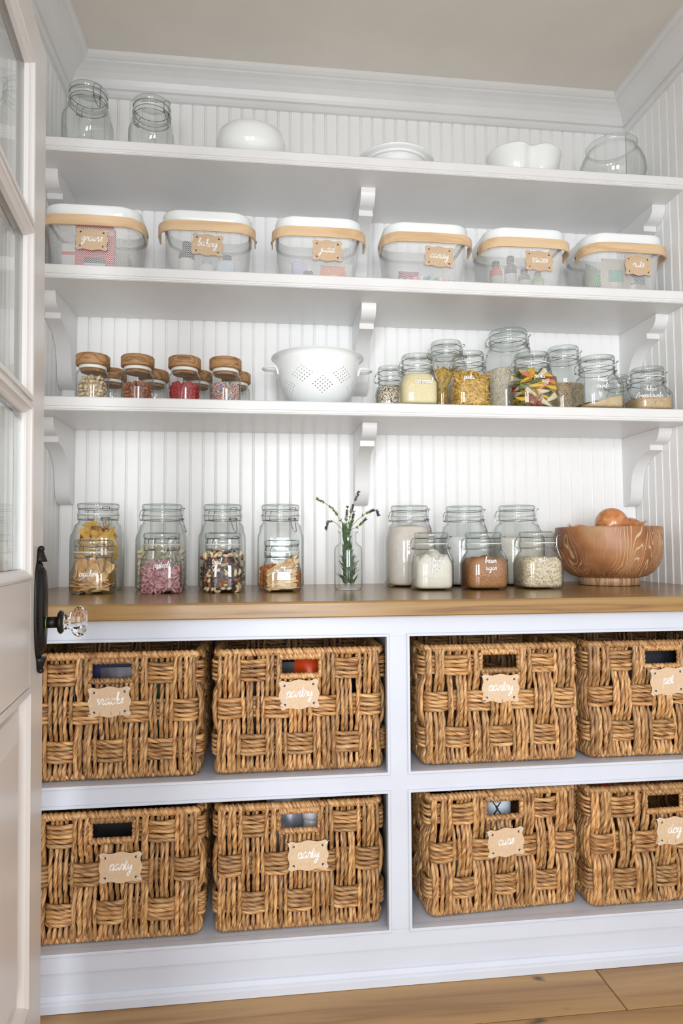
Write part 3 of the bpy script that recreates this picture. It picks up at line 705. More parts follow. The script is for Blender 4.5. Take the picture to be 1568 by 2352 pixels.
# ------------------------------------------------------------------ colander
def colander(x, y, z):
    r = link('colander', None, None, (x, y, z), label='white enamel colander with two loop handles on the shelf', cat='colander')
    H = .170; ro = .135
    prof = [(.066, .012), (.085, .020), (.103, .038), (.118, .064), (.127, .092), (.131, .118), (.133, .130), (.134, .158), (.136, H-.004), (.147, H+.001), (.150, H+.0015), (.1505, H-.0005), (.147, H-.002)]
    inner = [(max(.001, a-.0028), c+.001) for a, c in prof[:9]][::-1]
    b = MB(); pr = [(.001, .012)] + prof[:-3] + [(.150, H+.0018), (.149, H+.0032), (.137, H+.0012)] + inner[:] + [(.001, .0145)]
    b.lathe(pr, 96, capb=False)
    me = b.mesh('bowl', [enamel]); o = link('bowl', me, r)
    # punched holes: diamonds and triangles of rows round the wall
    cut = bmesh.new()
    def pt(ang, zz):
        for (r0, z0_), (r1, z1_) in zip(prof, prof[1:]):
            if z0_ <= zz <= z1_:
                u = (zz-z0_)/(z1_-z0_); return r0+(r1-r0)*u, math.atan2(z1_-z0_, r1-r0)
        return .13, pi/2
    holes = []
    for k in range(12):
        ca = radians(-87+k*30)
        for i in range(-2, 3):
            for j in range(-2, 3):
                u = (i-j)*.0082; v = (i+j)*.0058; zz = (.064 if k % 2 == 0 else .097) + v
                if zz > .121: continue
                rr, sl = pt(0, zz); holes.append((ca+u/.127, zz, rr, sl))
    for a, zz, rr, sl in holes:
        nrm = Vector((cos(a)*sin(sl), sin(a)*sin(sl), -cos(sl)))
        mt = Matrix.Translation(Vector((rr*cos(a), rr*sin(a), zz))) @ nrm.to_track_quat('Z', 'Y').to_matrix().to_4x4()
        bmesh.ops.create_cone(cut, cap_ends=True, segments=8, radius1=.0022, radius2=.0022, depth=.012, matrix=mt)
    cm = bpy.data.meshes.new('cut'); cut.to_mesh(cm); cut.free(); co_ = bpy.data.objects.new('cut', cm); C.objects.link(co_)
    co_.location = (x, y, z)
    md = o.modifiers.new('b', 'BOOLEAN'); md.object = co_; md.operation = 'DIFFERENCE'; md.solver = 'EXACT'
    bpy.context.view_layer.update(); dg = bpy.context.evaluated_depsgraph_get()
    nm = bpy.data.meshes.new_from_object(o.evaluated_get(dg)); o.modifiers.clear(); o.data = nm
    nm.polygons.foreach_set('use_smooth', [True]*len(nm.polygons))
    NV = []
    for v in nm.vertices:
        rho = math.hypot(v.co.x, v.co.y); n_ = v.normal
        if .024 < v.co.z < .126 and rho > .05:
            rr, sl = pt(0, v.co.z-.0005); ca_, sa_ = v.co.x/rho, v.co.y/rho
            n_ = Vector((ca_*sin(sl), sa_*sin(sl), -cos(sl)))
            if rho < rr-.0016: n_ = -n_
        NV.append(tuple(n_))
    nm.normals_split_custom_set_from_vertices(NV)
    bpy.data.objects.remove(co_)
    b = MB(); b.lathe([(.068, 0), (.070, .001), (.066, .014), (.062, .016)], 64, capb=False); b.build('foot_ring', [enamel], r)
    for s_ in (1, -1):
        pts = [(s_*.127, -.028, .112), (s_*.133, -.029, .130), (s_*.138, -.029, .138), (s_*.150, -.027, .139), (s_*.168, -.018, .1375), (s_*.176, 0, .137), (s_*.168, .018, .1375), (s_*.150, .027, .139), (s_*.138, .029, .138), (s_*.133, .029, .130), (s_*.127, .028, .112)]
        b = MB(); b.tube(crom(pts, 4), .0042, 8); b.build('handle', [enamel], r)
colander(.851, -.175, S3T)

# ------------------------------------------------------------------ shelf 3 clip jars
def J(label, x, y, w, h, ang, **k):
    return clip_jar(label, x, y, k.pop('z', S3T), w, h, ang, group=k.pop('group', 'clip-top jars on the colander shelf'), **k)
J('small clip-top jar of speckled quinoa beside the colander', 1.088, -.19, .098, .148, -10, sq=3, shoulder=.014)
fill('quinoa_heap', 'black and cream quinoa in the small clip jar', 'quinoa', 1.088, -.19, S3T, .049, 3, .083, quin_m)
J('clip-top jar nearly full of yellow cornmeal', 1.160, -.265, .120, .166, -14, text='cornmeal', txt_dx=.05, tw=.55, tz=.42)
fill('cornmeal_heap', 'fine yellow cornmeal rounded up in its jar', 'cornmeal', 1.160, -.265, S3T, .060, 4.5, .098, corn_m, cone=.012)
J('tall clip-top jar of yellow noodles behind the egg pasta jar', 1.305, -.088, .130, .268, -25, sq=3.2, shoulder=.016)
J('clip-top jar of short yellow egg pasta', 1.330, -.255, .122, .182, -28, text='pasta', tw=.38, tz=.49, txt_dx=-.13)
J('tallest round clip-top jar, holding pale rice', 1.523, -.105, .170, .308, -12, sq=2.4, shoulder=.035, rl=.064)
fill('rice_heap', 'pale long-grain rice in the tallest jar', 'rice', 1.523, -.105, S3T, .085, 2.4, .165, rice_m)
J('clip-top jar of multicoloured pasta horns', 1.540, -.262, .136, .182, -20, text='pasta', tw=.33, tz=.52, txt_dx=-.02)
J('tall clip-top jar half full of brown whole grain', 1.730, -.09, .130, .262, -12, sq=3, shoulder=.016)
fill('grain_heap', 'brown whole grain in the tall jar behind', 'grain', 1.730, -.09, S3T, .065, 3, .125, grain_m)
J('clip-top jar with a low slope of bread crumbs', 1.762, -.262, .138, .178, -14, text='bread\ncrumbs', tw=.36, tz=.50, txt_dx=-.12)
fill('crumb_heap', 'tan bread crumbs sloping in their jar', 'crumbs', 1.762, -.262, S3T, .069, 4.5, .032, crumb_m, slope=.015)
J('smallest clip-top jar, tucked between the two crumb jars', 1.928, -.10, .084, .166, -12, sq=2.4, shoulder=.012)
fill('flake_heap', 'pale flakes low in the smallest clip jar', 'flakes', 1.928, -.10, S3T, .042, 2.4, .062, oats_m)
J('clip-top jar of seasoned crumbs at the end of the shelf', 1.945, -.25, .128, .150, -14, text="kika's\nbreadcrumbs", tw=.62, tz=.44, txt_dx=-.20, pw=.0006)
fill('seasoned_crumb_heap', 'herb-flecked crumbs in the end jar', 'crumbs', 1.945, -.25, S3T, .064, 4.5, .045, crumb2_m, bump=.002)
# short curly egg pasta
def noodle(name, mat, L, wd, amp, n=7, R_=None):
    b = MB(); vs = []
    for i in range(n):
        u = i/(n-1)-.5; zz = amp*sin(u*9)
        for s_ in (-1, 1): vs.append((u*L, s_*wd/2, zz+s_*amp*.4*cos(u*7)))
    o = [(x, y, z+.0012) for x, y, z in vs]; k = len(vs)
    fs = [(2*i, 2*i+1, 2*i+3, 2*i+2) for i in range(n-1)] + [(k+2*i, k+2*i+2, k+2*i+3, k+2*i+1) for i in range(n-1)] + [(2*i, 2*i+2, k+2*i+2, k+2*i) for i in range(n-1)] + [(2*i+1, k+2*i+1, k+2*i+3, 2*i+3) for i in range(n-1)]
    b.add(vs+o, fs, False); return b.mesh(name, [mat])
ygold = pmat('egg_pasta', (.62, .37, .06, 1), (.82, .57, .16, 1), .5, 60)
nm_ = [noodle('noodle', ygold, .026, .007, .0022), noodle('noodle', ygold, .020, .006, .003)]
pack('noodle', 'short curled yellow noodle in the egg pasta jar', 'pasta', nm_, 1.330, -.255, S3T, .061, 4.5, .010, .108, .014, .0095, 'short yellow noodles in the front jar', rnd=11, tilt=.6, inset=.006)
fill('noodle_filling', 'packed yellow noodles in the middle of the front jar', 'pasta', 1.330, -.255, S3T, .061, 4.5, .104, paste_m, inset=.013, bump=.006)
pack('noodle', 'yellow noodle in the tall jar behind the egg pasta jar', 'pasta', nm_, 1.305, -.088, S3T, .065, 3.2, .010, .165, .020, .014, 'yellow noodles in the tall jar', rnd=12, tilt=.6, inset=.008)
fill('tall_noodle_filling', 'packed yellow noodles in the middle of the tall jar', 'pasta', 1.305, -.088, S3T, .065, 3.2, .160, paste_m, inset=.014, bump=.006)
# coloured pasta horns
cols_ = {'yellow': (.80, .50, .02), 'green': (.17, .21, .06), 'red': (.50, .07, .05), 'orange': (.78, .26, .11), 'cream': (.74, .64, .42)}
def horn(c, nm):
    mt = pmat('pasta_'+nm, tuple(q*.85 for q in c)+(1,), c+(1,), .55, 50, .2)
    b = MB(); n = 8; seg = 10; vs = []
    for i in range(n):
        u = i/(n-1); rr = .0015+.0105*u**.8; sp = 1 if u < .6 else 1+.2*(u-.6)
        for k in range(seg):
            t = 2*pi*k/seg*(.93); vs.append((rr*sp*cos(t), rr*sin(t)*.75, (u-.5)*.042))
    fs = [(i*seg+k, i*seg+k+1, (i+1)*seg+k+1, (i+1)*seg+k) for i in range(n-1) for k in range(seg-1)]
    b.add(vs, fs, True); me = b.mesh('pasta_horn', [mt]); return me
R_ = random.Random(21); hcount = {k: 0 for k in cols_}; HM = {k: horn(c, k) for k, c in cols_.items()}
for L in range(6):
    t = -195+R_.random()*20
    while t < 15:
        nm = R_.choice(list(cols_)); th = radians(t); rr = .050; e = 4.5
        k = rr/((abs(cos(th))**e+abs(sin(th))**e)**(1/e))
        o = link('pasta_horn', HM[nm], None, (1.540+k*cos(th), -.262+k*sin(th), S3T+.014+L*.018+R_.uniform(-.003, .003)), (R_.uniform(-1, 1), R_.choice((-1, 1))*R_.uniform(.7, 2.2), th+pi/2+R_.uniform(-.4, .4)), label=f'{nm} pasta horn in the jar of mixed coloured pasta', cat='pasta', group=f'{nm} pasta horns')
        t += R_.uniform(20, 28)
for i in range(9):
    nm = R_.choice(list(cols_)); th = R_.uniform(0, 6.28); k = .035*math.sqrt(R_.random())
    link('pasta_horn', HM[nm], None, (1.540+k*cos(th), -.262+k*sin(th), S3T+.116+R_.uniform(0, .006)), (R_.uniform(-.6, .6), 1.57+R_.uniform(-.6, .6), th), label=f'{nm} pasta horn in the jar of mixed coloured pasta', cat='pasta', group=f'{nm} pasta horns')
fill('pasta_filling', 'packed green and red pasta in the middle of the mixed jar', 'pasta', 1.540, -.262, S3T, .068, 4, .10, pmat('pasta_core', (.17, .21, .06, 1), (.50, .2, .05, 1), .6, 60), inset=.030, bump=.006)

# ------------------------------------------------------------------ counter jars
GC = 'clip-top jars on the countertop'
jb = dict(z=ZC, group=GC)
J('tall clip-top jar of tortilla chips behind the first cracker jar', .170, -.175, .150, .266, -58, sq=4, shoulder=.03, **jb)
J('tall clip-top jar of popcorn behind the pink pretzel jar', .363, -.175, .150, .264, -18, sq=4, shoulder=.03, **jb)
J('tall clip-top jar of nuts behind the trail mix jar', .549, -.175, .146, .264, -55, sq=4, shoulder=.03, **jb)
J('tall clip-top jar, low orange snacks, behind the thin cracker jar', .731, -.175, .146, .264, -55, sq=4, shoulder=.03, **jb)
J('clip-top jar of toasted pita crackers nearest the open door', .200, -.345, .116, .152, -58, text='crackers', tw=.56, tz=.36, txt_dx=0, rl=.052, **jb)
J('clip-top jar of pink coated pretzels', .388, -.345, .114, .172, -52, text='pretzels', tw=.5, tz=.45, txt_dx=.07, rl=.050, **jb)
J('clip-top jar of trail mix with raisins and nuts', .560, -.345, .113, .172, -48, text='trail\nmix', tw=.32, tz=.5, txt_dx=-.12, rl=.050, **jb)
J('clip-top jar of thin cracker sticks', .731, -.345, .114, .150, -50, text='crackers', tw=.5, tz=.40, txt_dx=0, rl=.050, **jb)
J('tall clip-top jar of pinkish flour beside the herb bottle', 1.150, -.175, .160, .262, -40, sq=2.8, shoulder=.036, rl=.059, text='f', tw=.12, tz=.40, txt_dx=0, **jb)
J('tall clip-top jar of white sugar, middle of the three tall flour jars', 1.335, -.175, .160, .261, -40, sq=2.8, shoulder=.036, rl=.059, **jb)
J('tall clip-top jar of white flour nearest the wooden bowl', 1.515, -.175, .164, .264, -22, sq=2.8, shoulder=.036, rl=.058, **jb)
J('clip-top jar of almond flour heaped unevenly', 1.176, -.355, .118, .171, -36, text='almond\nflour', tw=.5, tz=.49, txt_dx=0, rl=.050, **jb)
J('clip-top jar of brown sugar', 1.337, -.355, .126, .171, -8, text='brown\nsugar', tw=.34, tz=.49, txt_dx=0, rl=.053, **jb)
J('clip-top jar of rolled oats beside the wooden bowl', 1.507, -.355, .128, .173, -28, text='oats', tw=.27, tz=.5, txt_dx=-.09, rl=.053, **jb)
fill('flour_heap', 'pinkish flour almost filling its tall jar', 'flour', 1.150, -.175, ZC, .080, 2.8, .190, pflour_m, inset=.008, cone=.01)
fill('sugar_heap', 'white sugar filling the middle tall jar', 'sugar', 1.335, -.175, ZC, .080, 2.8, .160, white_m, inset=.008)
fill('white_flour_heap', 'white flour in the tall jar by the wooden bowl', 'flour', 1.515, -.175, ZC, .082, 2.8, .155, flour_m, inset=.008, cone=.008)
fill('almond_flour_heap', 'cream almond flour with lumps on top', 'flour', 1.176, -.355, ZC, .059, 4.5, .096, flour_m, bump=.010, cone=.018, rnd=9)
fill('brown_sugar_heap', 'moist brown sugar with an uneven top', 'sugar', 1.337, -.355, ZC, .063, 4.5, .090, bsugar_m, bump=.005, cone=.006)
fill('oat_heap', 'rolled oats filling their jar', 'oats', 1.507, -.355, ZC, .064, 4.5, .094, oats_m, bump=.002)
# tortilla chips
chip_m = pmat('tortilla_chip', (.62, .32, .04, 1), (.82, .50, .10, 1), .6, 50, .4)
def sheet(name, mat, pts, curve, t=.0016):
    b = MB(); bm = bmesh.new(); vs = [bm.verts.new((x, y, 0)) for x, y in pts]; f = bm.faces.new(vs)
    bmesh.ops.triangulate(bm, faces=[f]); bmesh.ops.subdivide_edges(bm, edges=bm.edges[:], cuts=2, use_grid_fill=True)
    bm.verts.index_update(); bm.faces.ensure_lookup_table()
    V = [v.co.copy() for v in bm.verts]; F = [[v.index for v in f.verts] for f in bm.faces]; bd = [[v.index for v in e.verts] for e in bm.edges if e.is_boundary]; bm.free()
    top = [(v.x, v.y, curve(v.x, v.y)+t) for v in V]; bot = [(v.x, v.y, curve(v.x, v.y)) for v in V]; k = len(V)
    b.add(top+bot, F + [[k+i for i in f][::-1] for f in F] + [(a, c, k+c, k+a) for a, c in bd], False); return b.mesh(name, [mat])
chips = [sheet('tortilla_chip', chip_m, [(-.028, -.018), (.028, -.02), (.002, .032)], lambda x, y: 12*x*x-8*y*y), sheet('tortilla_chip', chip_m, [(-.030, -.015), (.024, -.022), (.010, .028)], lambda x, y: 9*x*y+7*x*x)]
def scatter(name, label, cat, meshes, x, y, z, hw, z0, z1, n, group, rnd, orient='wall', scale=(.9, 1.1), sq=4, inset=.012, arc=(-200, 20)):
    R = random.Random(rnd)
    for i in range(n):
        zz = z0+(z1-z0)*((i+.5)/n); th = radians(arc[0]+((i*137.5) % (arc[1]-arc[0])))
        rr = hw-inset; k = rr/((abs(cos(th))**sq+abs(sin(th))**sq)**(1/sq))*R.uniform(.86, 1)
        if orient == 'wall': rot = (pi/2+R.uniform(-.45, .45), R.uniform(-3, 3), (th+pi/2) + R.uniform(-.4, .4))
        elif orient == 'flat': rot = (R.uniform(-.35, .35), R.uniform(-.35, .35), R.uniform(0, 6.28)); k *= R.uniform(.3, .8)
        else: rot = (R.uniform(-1.6, 1.6), R.uniform(-1.6, 1.6), R.uniform(0, 6.28))
        o = link(name, R.choice(meshes), None, (x+k*cos(th), y+k*sin(th), z+zz), rot, label=label, cat=cat, group=group); o.scale = (R.uniform(*scale),)*3
scatter('tortilla_chip', 'yellow triangular tortilla chip in the tall jar', 'chip', chips, .170, -.175, ZC, .075, .025, .175, 64, 'tortilla chips in the tall jar', 31, inset=.029, scale=(.75, .92))
scatter('tortilla_chip', 'yellow triangular tortilla chip in the tall jar', 'chip', chips, .170, -.175, ZC, .050, .16, .198, 14, 'tortilla chips in the tall jar', 32, orient='any', inset=.025, arc=(-180, 180), scale=(.75, .9))
fill('chip_filling', 'tortilla chip pieces deep inside the tall jar', 'chip', .170, -.175, ZC, .075, 4, .150, chip_m, inset=.036, bump=.01)
# popcorn
pop_m = pmat('popcorn', (.78, .66, .36, 1), (.88, .84, .72, 1), .8, 60, .4)
pk = MB(); R_ = random.Random(5)
for i in range(5): pk.ball((R_.uniform(-.006, .006), R_.uniform(-.006, .006), R_.uniform(-.005, .005)), R_.uniform(.005, .0075), 6, 4)
popm = [pk.mesh('popcorn_kernel', [pop_m])]
pack('popcorn_kernel', 'pale yellow popped kernel in the tall popcorn jar', 'popcorn', popm, .363, -.175, ZC, .075, 4, .014, .122, .022, .017, 'popcorn in the tall jar', rnd=15, inset=.011)
# trail mix
peanut = nut_mesh('peanut', [pale_nut], .017, .0060, .0055); cashew = MB(); cashew.tube([(.010*cos(t), .010*sin(t), 0) for t in [i*.42 for i in range(8)]], lambda u: .0042*(.55+.6*sin(pi*min(1, u+.1))), 8); cash = cashew.mesh('cashew', [pale_nut])
rs_ = MB(); rs_.ball((0, 0, 0), .007, 8, 5, (1.1, .75, .7)); R_ = random.Random(3); rs_.v = [tuple(c*(1+R_.uniform(-.15, .15)) for c in v) for v in rs_.v]; rais = rs_.mesh('raisin', [raisin_m])
def mix_pack(x, y, hw, z0, z1, rnd, where, pit=.0150):
    R = random.Random(rnd); sq = 4.5; L = 0; zz = z0
    kinds = [('raisin', rais, 'dark raisin', 'fruit', 5), ('almond', alm[0], 'brown almond', 'nut', 3), ('peanut', peanut, 'pale peanut', 'nut', 2), ('cashew', cash, 'curved pale cashew', 'nut', 2)]
    bag = [k for k in kinds for _ in range(k[4])]
    while zz < z1:
        t = -198+R.random()*15; layer = [b_ for b_ in bag if (b_[0] in ('peanut', 'cashew')) == (L % 4 == 0)] if R.random() < .6 else bag
        while t < 18:
            th = radians(t); k = (hw-.0125)/((abs(cos(th))**sq+abs(sin(th))**sq)**(1/sq)); nm, me, ds, ct, _ = R.choice(layer)
            link(nm, me, None, (x+k*cos(th), y+k*sin(th), ZC+zz+R.uniform(-.002, .002)), (R.uniform(-1.6, 1.6), R.uniform(-1.6, 1.6), R.uniform(0, 6)), label=f'{ds} in the {where}', cat=ct, group=f'{nm} pieces in the {where}')
            t += math.degrees(pit/k)
        zz += pit*.78; L += 1
    for i in range(16):
        nm, me, ds, ct, _ = R.choice(bag); th = R.uniform(0, 6.28); k = (hw-.02)*math.sqrt(R.random())
        link(nm, me, None, (x+k*cos(th), y+k*sin(th), ZC+z1+.002+.008*(1-k/hw)), (R.uniform(-1.6, 1.6), R.uniform(-1.6, 1.6), R.uniform(0, 6)), label=f'{ds} in the {where}', cat=ct, group=f'{nm} pieces in the {where}')
mix_pack(.560, -.345, .0565, .012, .108, 41, 'trail mix jar')
fill('trail_mix_filling', 'dark packed raisins in the middle of the trail mix jar', 'fruit', .560, -.345, ZC, .0565, 4.5, .098, raisin_m, inset=.022, bump=.006)
mix_pack(.549, -.175, .073, .014, .105, 42, 'tall jar behind the trail mix', .021)
fill('nut_filling', 'brown packed nuts in the middle of the tall jar', 'nut', .549, -.175, ZC, .073, 4, .095, almond_m, inset=.026, bump=.006)
# orange snacks low in the fourth tall jar
cube_ = MB(); cube_.bbox(-.008, .008, -.008, .008, -.006, .006, .003); oc = [cube_.mesh('orange_snack', [orange_m])]
pack('orange_snack', 'bright orange snack piece low in the tall jar', 'snack', oc, .731, -.175, ZC, .073, 4, .014, .060, .020, .015, 'orange snacks in the tall jar', rnd=17, inset=.012)
# pita crackers
crk_m = speck('toasted_cracker', [(.28, (.42, .18, .05, 1)), (.5, (.70, .42, .17, 1)), (.75, (.82, .62, .34, 1))], 26, .65, .3)
cr = [sheet('pita_cracker', crk_m, [(.030*cos(t)*q, .024*sin(t)*q) for t, q in [(i*.63, random.Random(i).uniform(.85, 1.08)) for i in range(10)]], lambda x, y: 6*x*x+5*y*y, .0028),
      sheet('pita_cracker', crk_m, [(-.026, -.012), (.004, -.024), (.028, -.006), (.016, .020), (-.018, .018)], lambda x, y: 8*x*y-5*x*x, .0026)]
scatter('pita_cracker', 'toasted pita cracker in the jar nearest the door', 'cracker', cr, .200, -.345, ZC, .058, .010, .050, 18, 'pita crackers in the jar', 51, orient='flat', inset=.010, scale=(.9, 1.15))
scatter('pita_cracker', 'toasted pita cracker in the jar nearest the door', 'cracker', cr, .200, -.345, ZC, .058, .048, .090, 26, 'pita crackers in the jar', 52, inset=.020, scale=(.75, .95))
fill('cracker_filling', 'broken cracker pieces deep inside the door-side jar', 'cracker', .200, -.345, ZC, .058, 4.5, .070, crk_m, inset=.030, bump=.006)
# pink pretzels
pink_m = pmat('pink_coating', (.55, .24, .27, 1), (.74, .42, .44, 1), .35, 70, .4)
b = MB(); pts = [(.000, -.010, 0), (.010, -.006, .001), (.013, .003, 0), (.008, .010, -.001), (.002, .006, 0), (-.003, -.002, .002), (-.008, -.009, .001), (-.013, -.002, 0), (-.012, .007, 0), (-.006, .010, 0), (-.001, .005, .001), (.004, -.003, -.001)]
b.tube(crom(pts + [(.000, -.010, 0)], 2), .0036, 6); pz = [b.mesh('pink_pretzel', [pink_m])]
pack('pink_pretzel', 'small pink coated pretzel in the pretzel jar', 'pretzel', pz, .388, -.345, ZC, .057, 4.5, .012, .072, .020, .0125, 'pink pretzels in the jar', rnd=18, inset=.011, tilt=.9)
fill('pretzel_filling', 'packed pink pretzels in the middle of their jar', 'pretzel', .388, -.345, ZC, .057, 4.5, .070, pink_m, inset=.020, bump=.008)
# thin cracker sticks: long ribbons fanned across the jar
stick_m = pmat('thin_cracker', (.42, .24, .09, 1), (.62, .42, .20, 1), .65, 50, .3)
stick_ms = [stick_m, pmat('thin_cracker_pale', (.62, .42, .20, 1), (.80, .62, .36, 1), .65, 50, .3), pmat('thin_cracker_toasted', (.50, .29, .11, 1), (.72, .48, .22, 1), .65, 50, .3)]
R_ = random.Random(61)
for i in range(64):
    b = MB(); n = 7; vs = []
    u0 = i/64; yo = -.047+R_.uniform(0, .004) if i % 4 else R_.uniform(-.03, .03)
    zz = .010+u0*.078; sl = .02+.62*u0 + R_.uniform(-.16, .16); L = R_.uniform(.070, .096)*(1-.12*abs(sl))
    for q in range(n):
        t = q/(n-1)-.5; hh = .0022+.0006*sin(q*1.7+i); zq = t*L*sl+.0018*sin(q*2+i)
        vs += [(t*L, .0012*sin(q+i), zq+hh), (t*L, -.001+.0012*sin(q+i), zq-hh)]
    k = len(vs); vs += [(x, y+.0022, z) for x, y, z in vs]
    fs = [(2*q, 2*q+1, 2*q+3, 2*q+2) for q in range(n-1)] + [(k+2*q, k+2*q+2, k+2*q+3, k+2*q+1) for q in range(n-1)] + [(2*q, 2*q+2, k+2*q+2, k+2*q) for q in range(n-1)] + [(2*q+1, k+2*q+1, k+2*q+3, 2*q+3) for q in range(n-1)] + [(0, k, k+1, 1), (2*n-2, 2*n-1, k+2*n-1, k+2*n-2)]
    zz = max(zz, .006+abs(sl)*L*.52)
    if zz+abs(sl)*L*.5 > .108: zz = .108-abs(sl)*L*.5
    b.add(vs, fs); b.build('cracker_stick', [stick_ms[i % 3]], None, (.731+R_.uniform(-.002, .002), -.345+yo, ZC+zz), label='long thin rippled cracker in the cracker stick jar', cat='cracker', group='thin crackers in the jar')
fill('stick_filling', 'packed thin crackers deep inside their jar', 'cracker', .731, -.345, ZC, .057, 4.5, .072, stick_m, inset=.018, slope=.006, bump=.004)

# ------------------------------------------------------------------ herb bottle
VX, VY = .931, -.31
r = link('herb_bottle', None, None, (VX, VY, ZC), label='clear glass apothecary bottle with herb sprigs on the counter', cat='vase')
b = MB(); vr = .0425; b.lathe([(vr*.8, .001), (vr*.95, .0015), (vr, .007), (vr, .118), (vr*.97, .126), (vr*.86, .133), (vr*.70, .138), (.0255, .143), (.0245, .148), (.0245, .166), (.0265, .170), (.0305, .172), (.0310, .174), (.0300, .1755), (.0265, .175)], 48); b.build('bottle_body', [jar_glass], r)
leaf_m = pmat('lavender_leaf', (.05, .11, .045, 1), (.12, .21, .09, 1), .6, 60, .3)
leaf2_m = pmat('lavender_bud', (.055, .045, .06, 1), (.13, .11, .13, 1), .7, 90, .4)
budg_m = pmat('green_bud', (.16, .22, .06, 1), (.27, .32, .10, 1), .7, 90, .4)
def leaf(b, base, d, L, wd, nrm, mat=0):
    d = Vector(d).normalized(); s_ = d.cross(Vector(nrm)).normalized(); n_ = s_.cross(d).normalized(); base = Vector(base)
    vs = []
    for u, q in ((0, .25), (.3, .9), (.6, 1), (.85, .55), (1, .05)):
        c = base+d*L*u+n_*L*.18*u*u; vs += [c-s_*wd*q/2, c+n_*wd*.18*q, c+s_*wd*q/2]
    b.add(vs, [(3*i+j, 3*i+j+1, 3*i+j+4, 3*i+j+3) for i in range(4) for j in range(2)], True, mat)
sprigs = [
 ('sprig with a green flower spike leaning far toward the pretzel jars', [(.010, .002, .01), (-.006, 0, .10), (-.010, 0, .172), (-.018, 0, .200), (-.048, 0, .245), (-.090, 0, .272)], .62, budg_m),
 ('short sprig whose dark tip curls over on the door side', [(-.012, .006, .01), (-.012, .004, .10), (-.012, .003, .172), (-.024, .002, .188), (-.042, 0, .204), (-.058, 0, .204), (-.066, -.002, .188)], .70, leaf2_m),
 ('tallest upright sprig with a dark purple tip', [(.016, -.004, .01), (.004, -.002, .10), (-.004, 0, .172), (.005, 0, .215), (.014, 0, .25), (.032, 0, .292)], .60, leaf2_m),
 ('upright dense sprig in the middle of the bottle', [(-.010, -.008, .01), (-.002, -.006, .10), (-.003, -.004, .172), (-.006, -.003, .205), (-.002, -.002, .245)], .64, leaf2_m),
 ('long sprig arching toward the flour jars', [(-.004, .008, .01), (.004, .005, .10), (.004, .004, .172), (.020, .003, .200), (.050, .002, .226), (.082, .001, .240), (.092, 0, .228)], .62, leaf2_m),
 ('short sprig leaning low toward the flour jars', [(.006, .010, .01), (.004, .008, .10), (.006, .006, .172), (.030, .004, .190), (.056, .002, .214)], .68, leaf2_m),
 ('upright sprig leaning slightly behind the tallest one', [(.012, .012, .01), (.004, .009, .10), (.004, .007, .172), (.012, .006, .200), (.018, .004, .232)], .66, leaf2_m)]
for si, (lab, path, st, bm2) in enumerate(sprigs):
    R_ = random.Random(70+si)
    sr = link('herb_sprig', None, None, (VX, VY, ZC), label=lab, cat='sprig', group='herb sprigs in the bottle')
    P = crom(path, 8); b = MB(); b.tube(P, .0009, 5); b.build('stem', [budg_m], sr)
    b = MB(); n = len(P); i0 = int(n*st)
    for i in range(i0, n, 1):
        if (i-i0) % 8 in (1, 2) and i < i0+12: continue
        p = Vector(P[i]); tdir = (Vector(P[min(n-1, i+1)])-Vector(P[i-1])).normalized()
        for k in range(6):
            a = Vector((R_.uniform(-1, 1), R_.uniform(-1, 1), R_.uniform(-1, 1))); a = (a-tdir*a.dot(tdir)).normalized()
            leaf(b, p, (a*.9+tdir).normalized(), R_.uniform(.0075, .0115), .0046, tdir, 0 if (i > i0+5) else 1)
    b.build('blossom', [bm2, budg_m], sr)
    b = MB()
    for i in range(1, int(n*.42)):
        p = Vector(P[i]); tdir = (Vector(P[i+1])-Vector(P[i-1])).normalized()
        for k in range(4):
            a = R_.uniform(0, 6.28); out = Vector((cos(a), sin(a), 0)); L = R_.uniform(.024, .042)
            if p.z > .105: out *= .35; L *= .7
            d = (out*R_.uniform(.3, .9)+Vector((0, 0, 1))).normalized(); e = p+d*L
            if math.hypot(e.x, e.y) > (.037 if e.z < .118 else .017): d = (out*.12+Vector((-p.x*6, -p.y*6, 1))).normalized()
            leaf(b, p, d, L, .0056, out)
    b.build('leaves', [leaf_m], sr)

# ------------------------------------------------------------------ wooden bowl with onions
BX, BY = 1.812, -.215
r = link('wooden_bowl', None, None, (BX, BY, ZC), (0, 0, .6), label='large turned wooden bowl with limed grain, holding onions', cat='bowl')
b = MB(); Rb = .168
pr = [(.02, .026), (.096, .026), (.118, .032), (.138, .046), (.153, .066), (.163, .092), (.168, .122), (.1685, .150), (.167, .184), (.1665, .188), (.165, .190), (.158, .190), (.157, .186), (.158, .150), (.152, .100), (.138, .068), (.11, .046), (.06, .038), (.001, .037)]
b.lathe(pr, 72, capb=True); b.build('bowl_body', [bowl_wood], r)
b = MB(); b.lathe([(.090, .0008), (.0945, .002), (.0955, .024), (.094, .0262), (.06, .0262)], 64, capb=True); b.build('foot_ring', [wood('foot_wood', (.50, .29, .16, 1), (.30, .14, .07, 1), (.62, .42, .26, 1), 3, 2, .45, False, 0, 12)], r)
m = M('onion_skin'); co = m.coord((1, 1, .12)); n = m.add('ShaderNodeTexNoise', Scale=60.0, Detail=4.0); m.link(co, n.inputs['Vector'])
m.link(m.ramp(n.outputs['Fac'], [(.3, (.36, .11, .035, 1)), (.5, (.56, .20, .065, 1)), (.75, (.68, .33, .13, 1))]), m.b.inputs['Base Color']); m.set(Roughness=.28, Coat_Weight=.3); onion_m = m.m
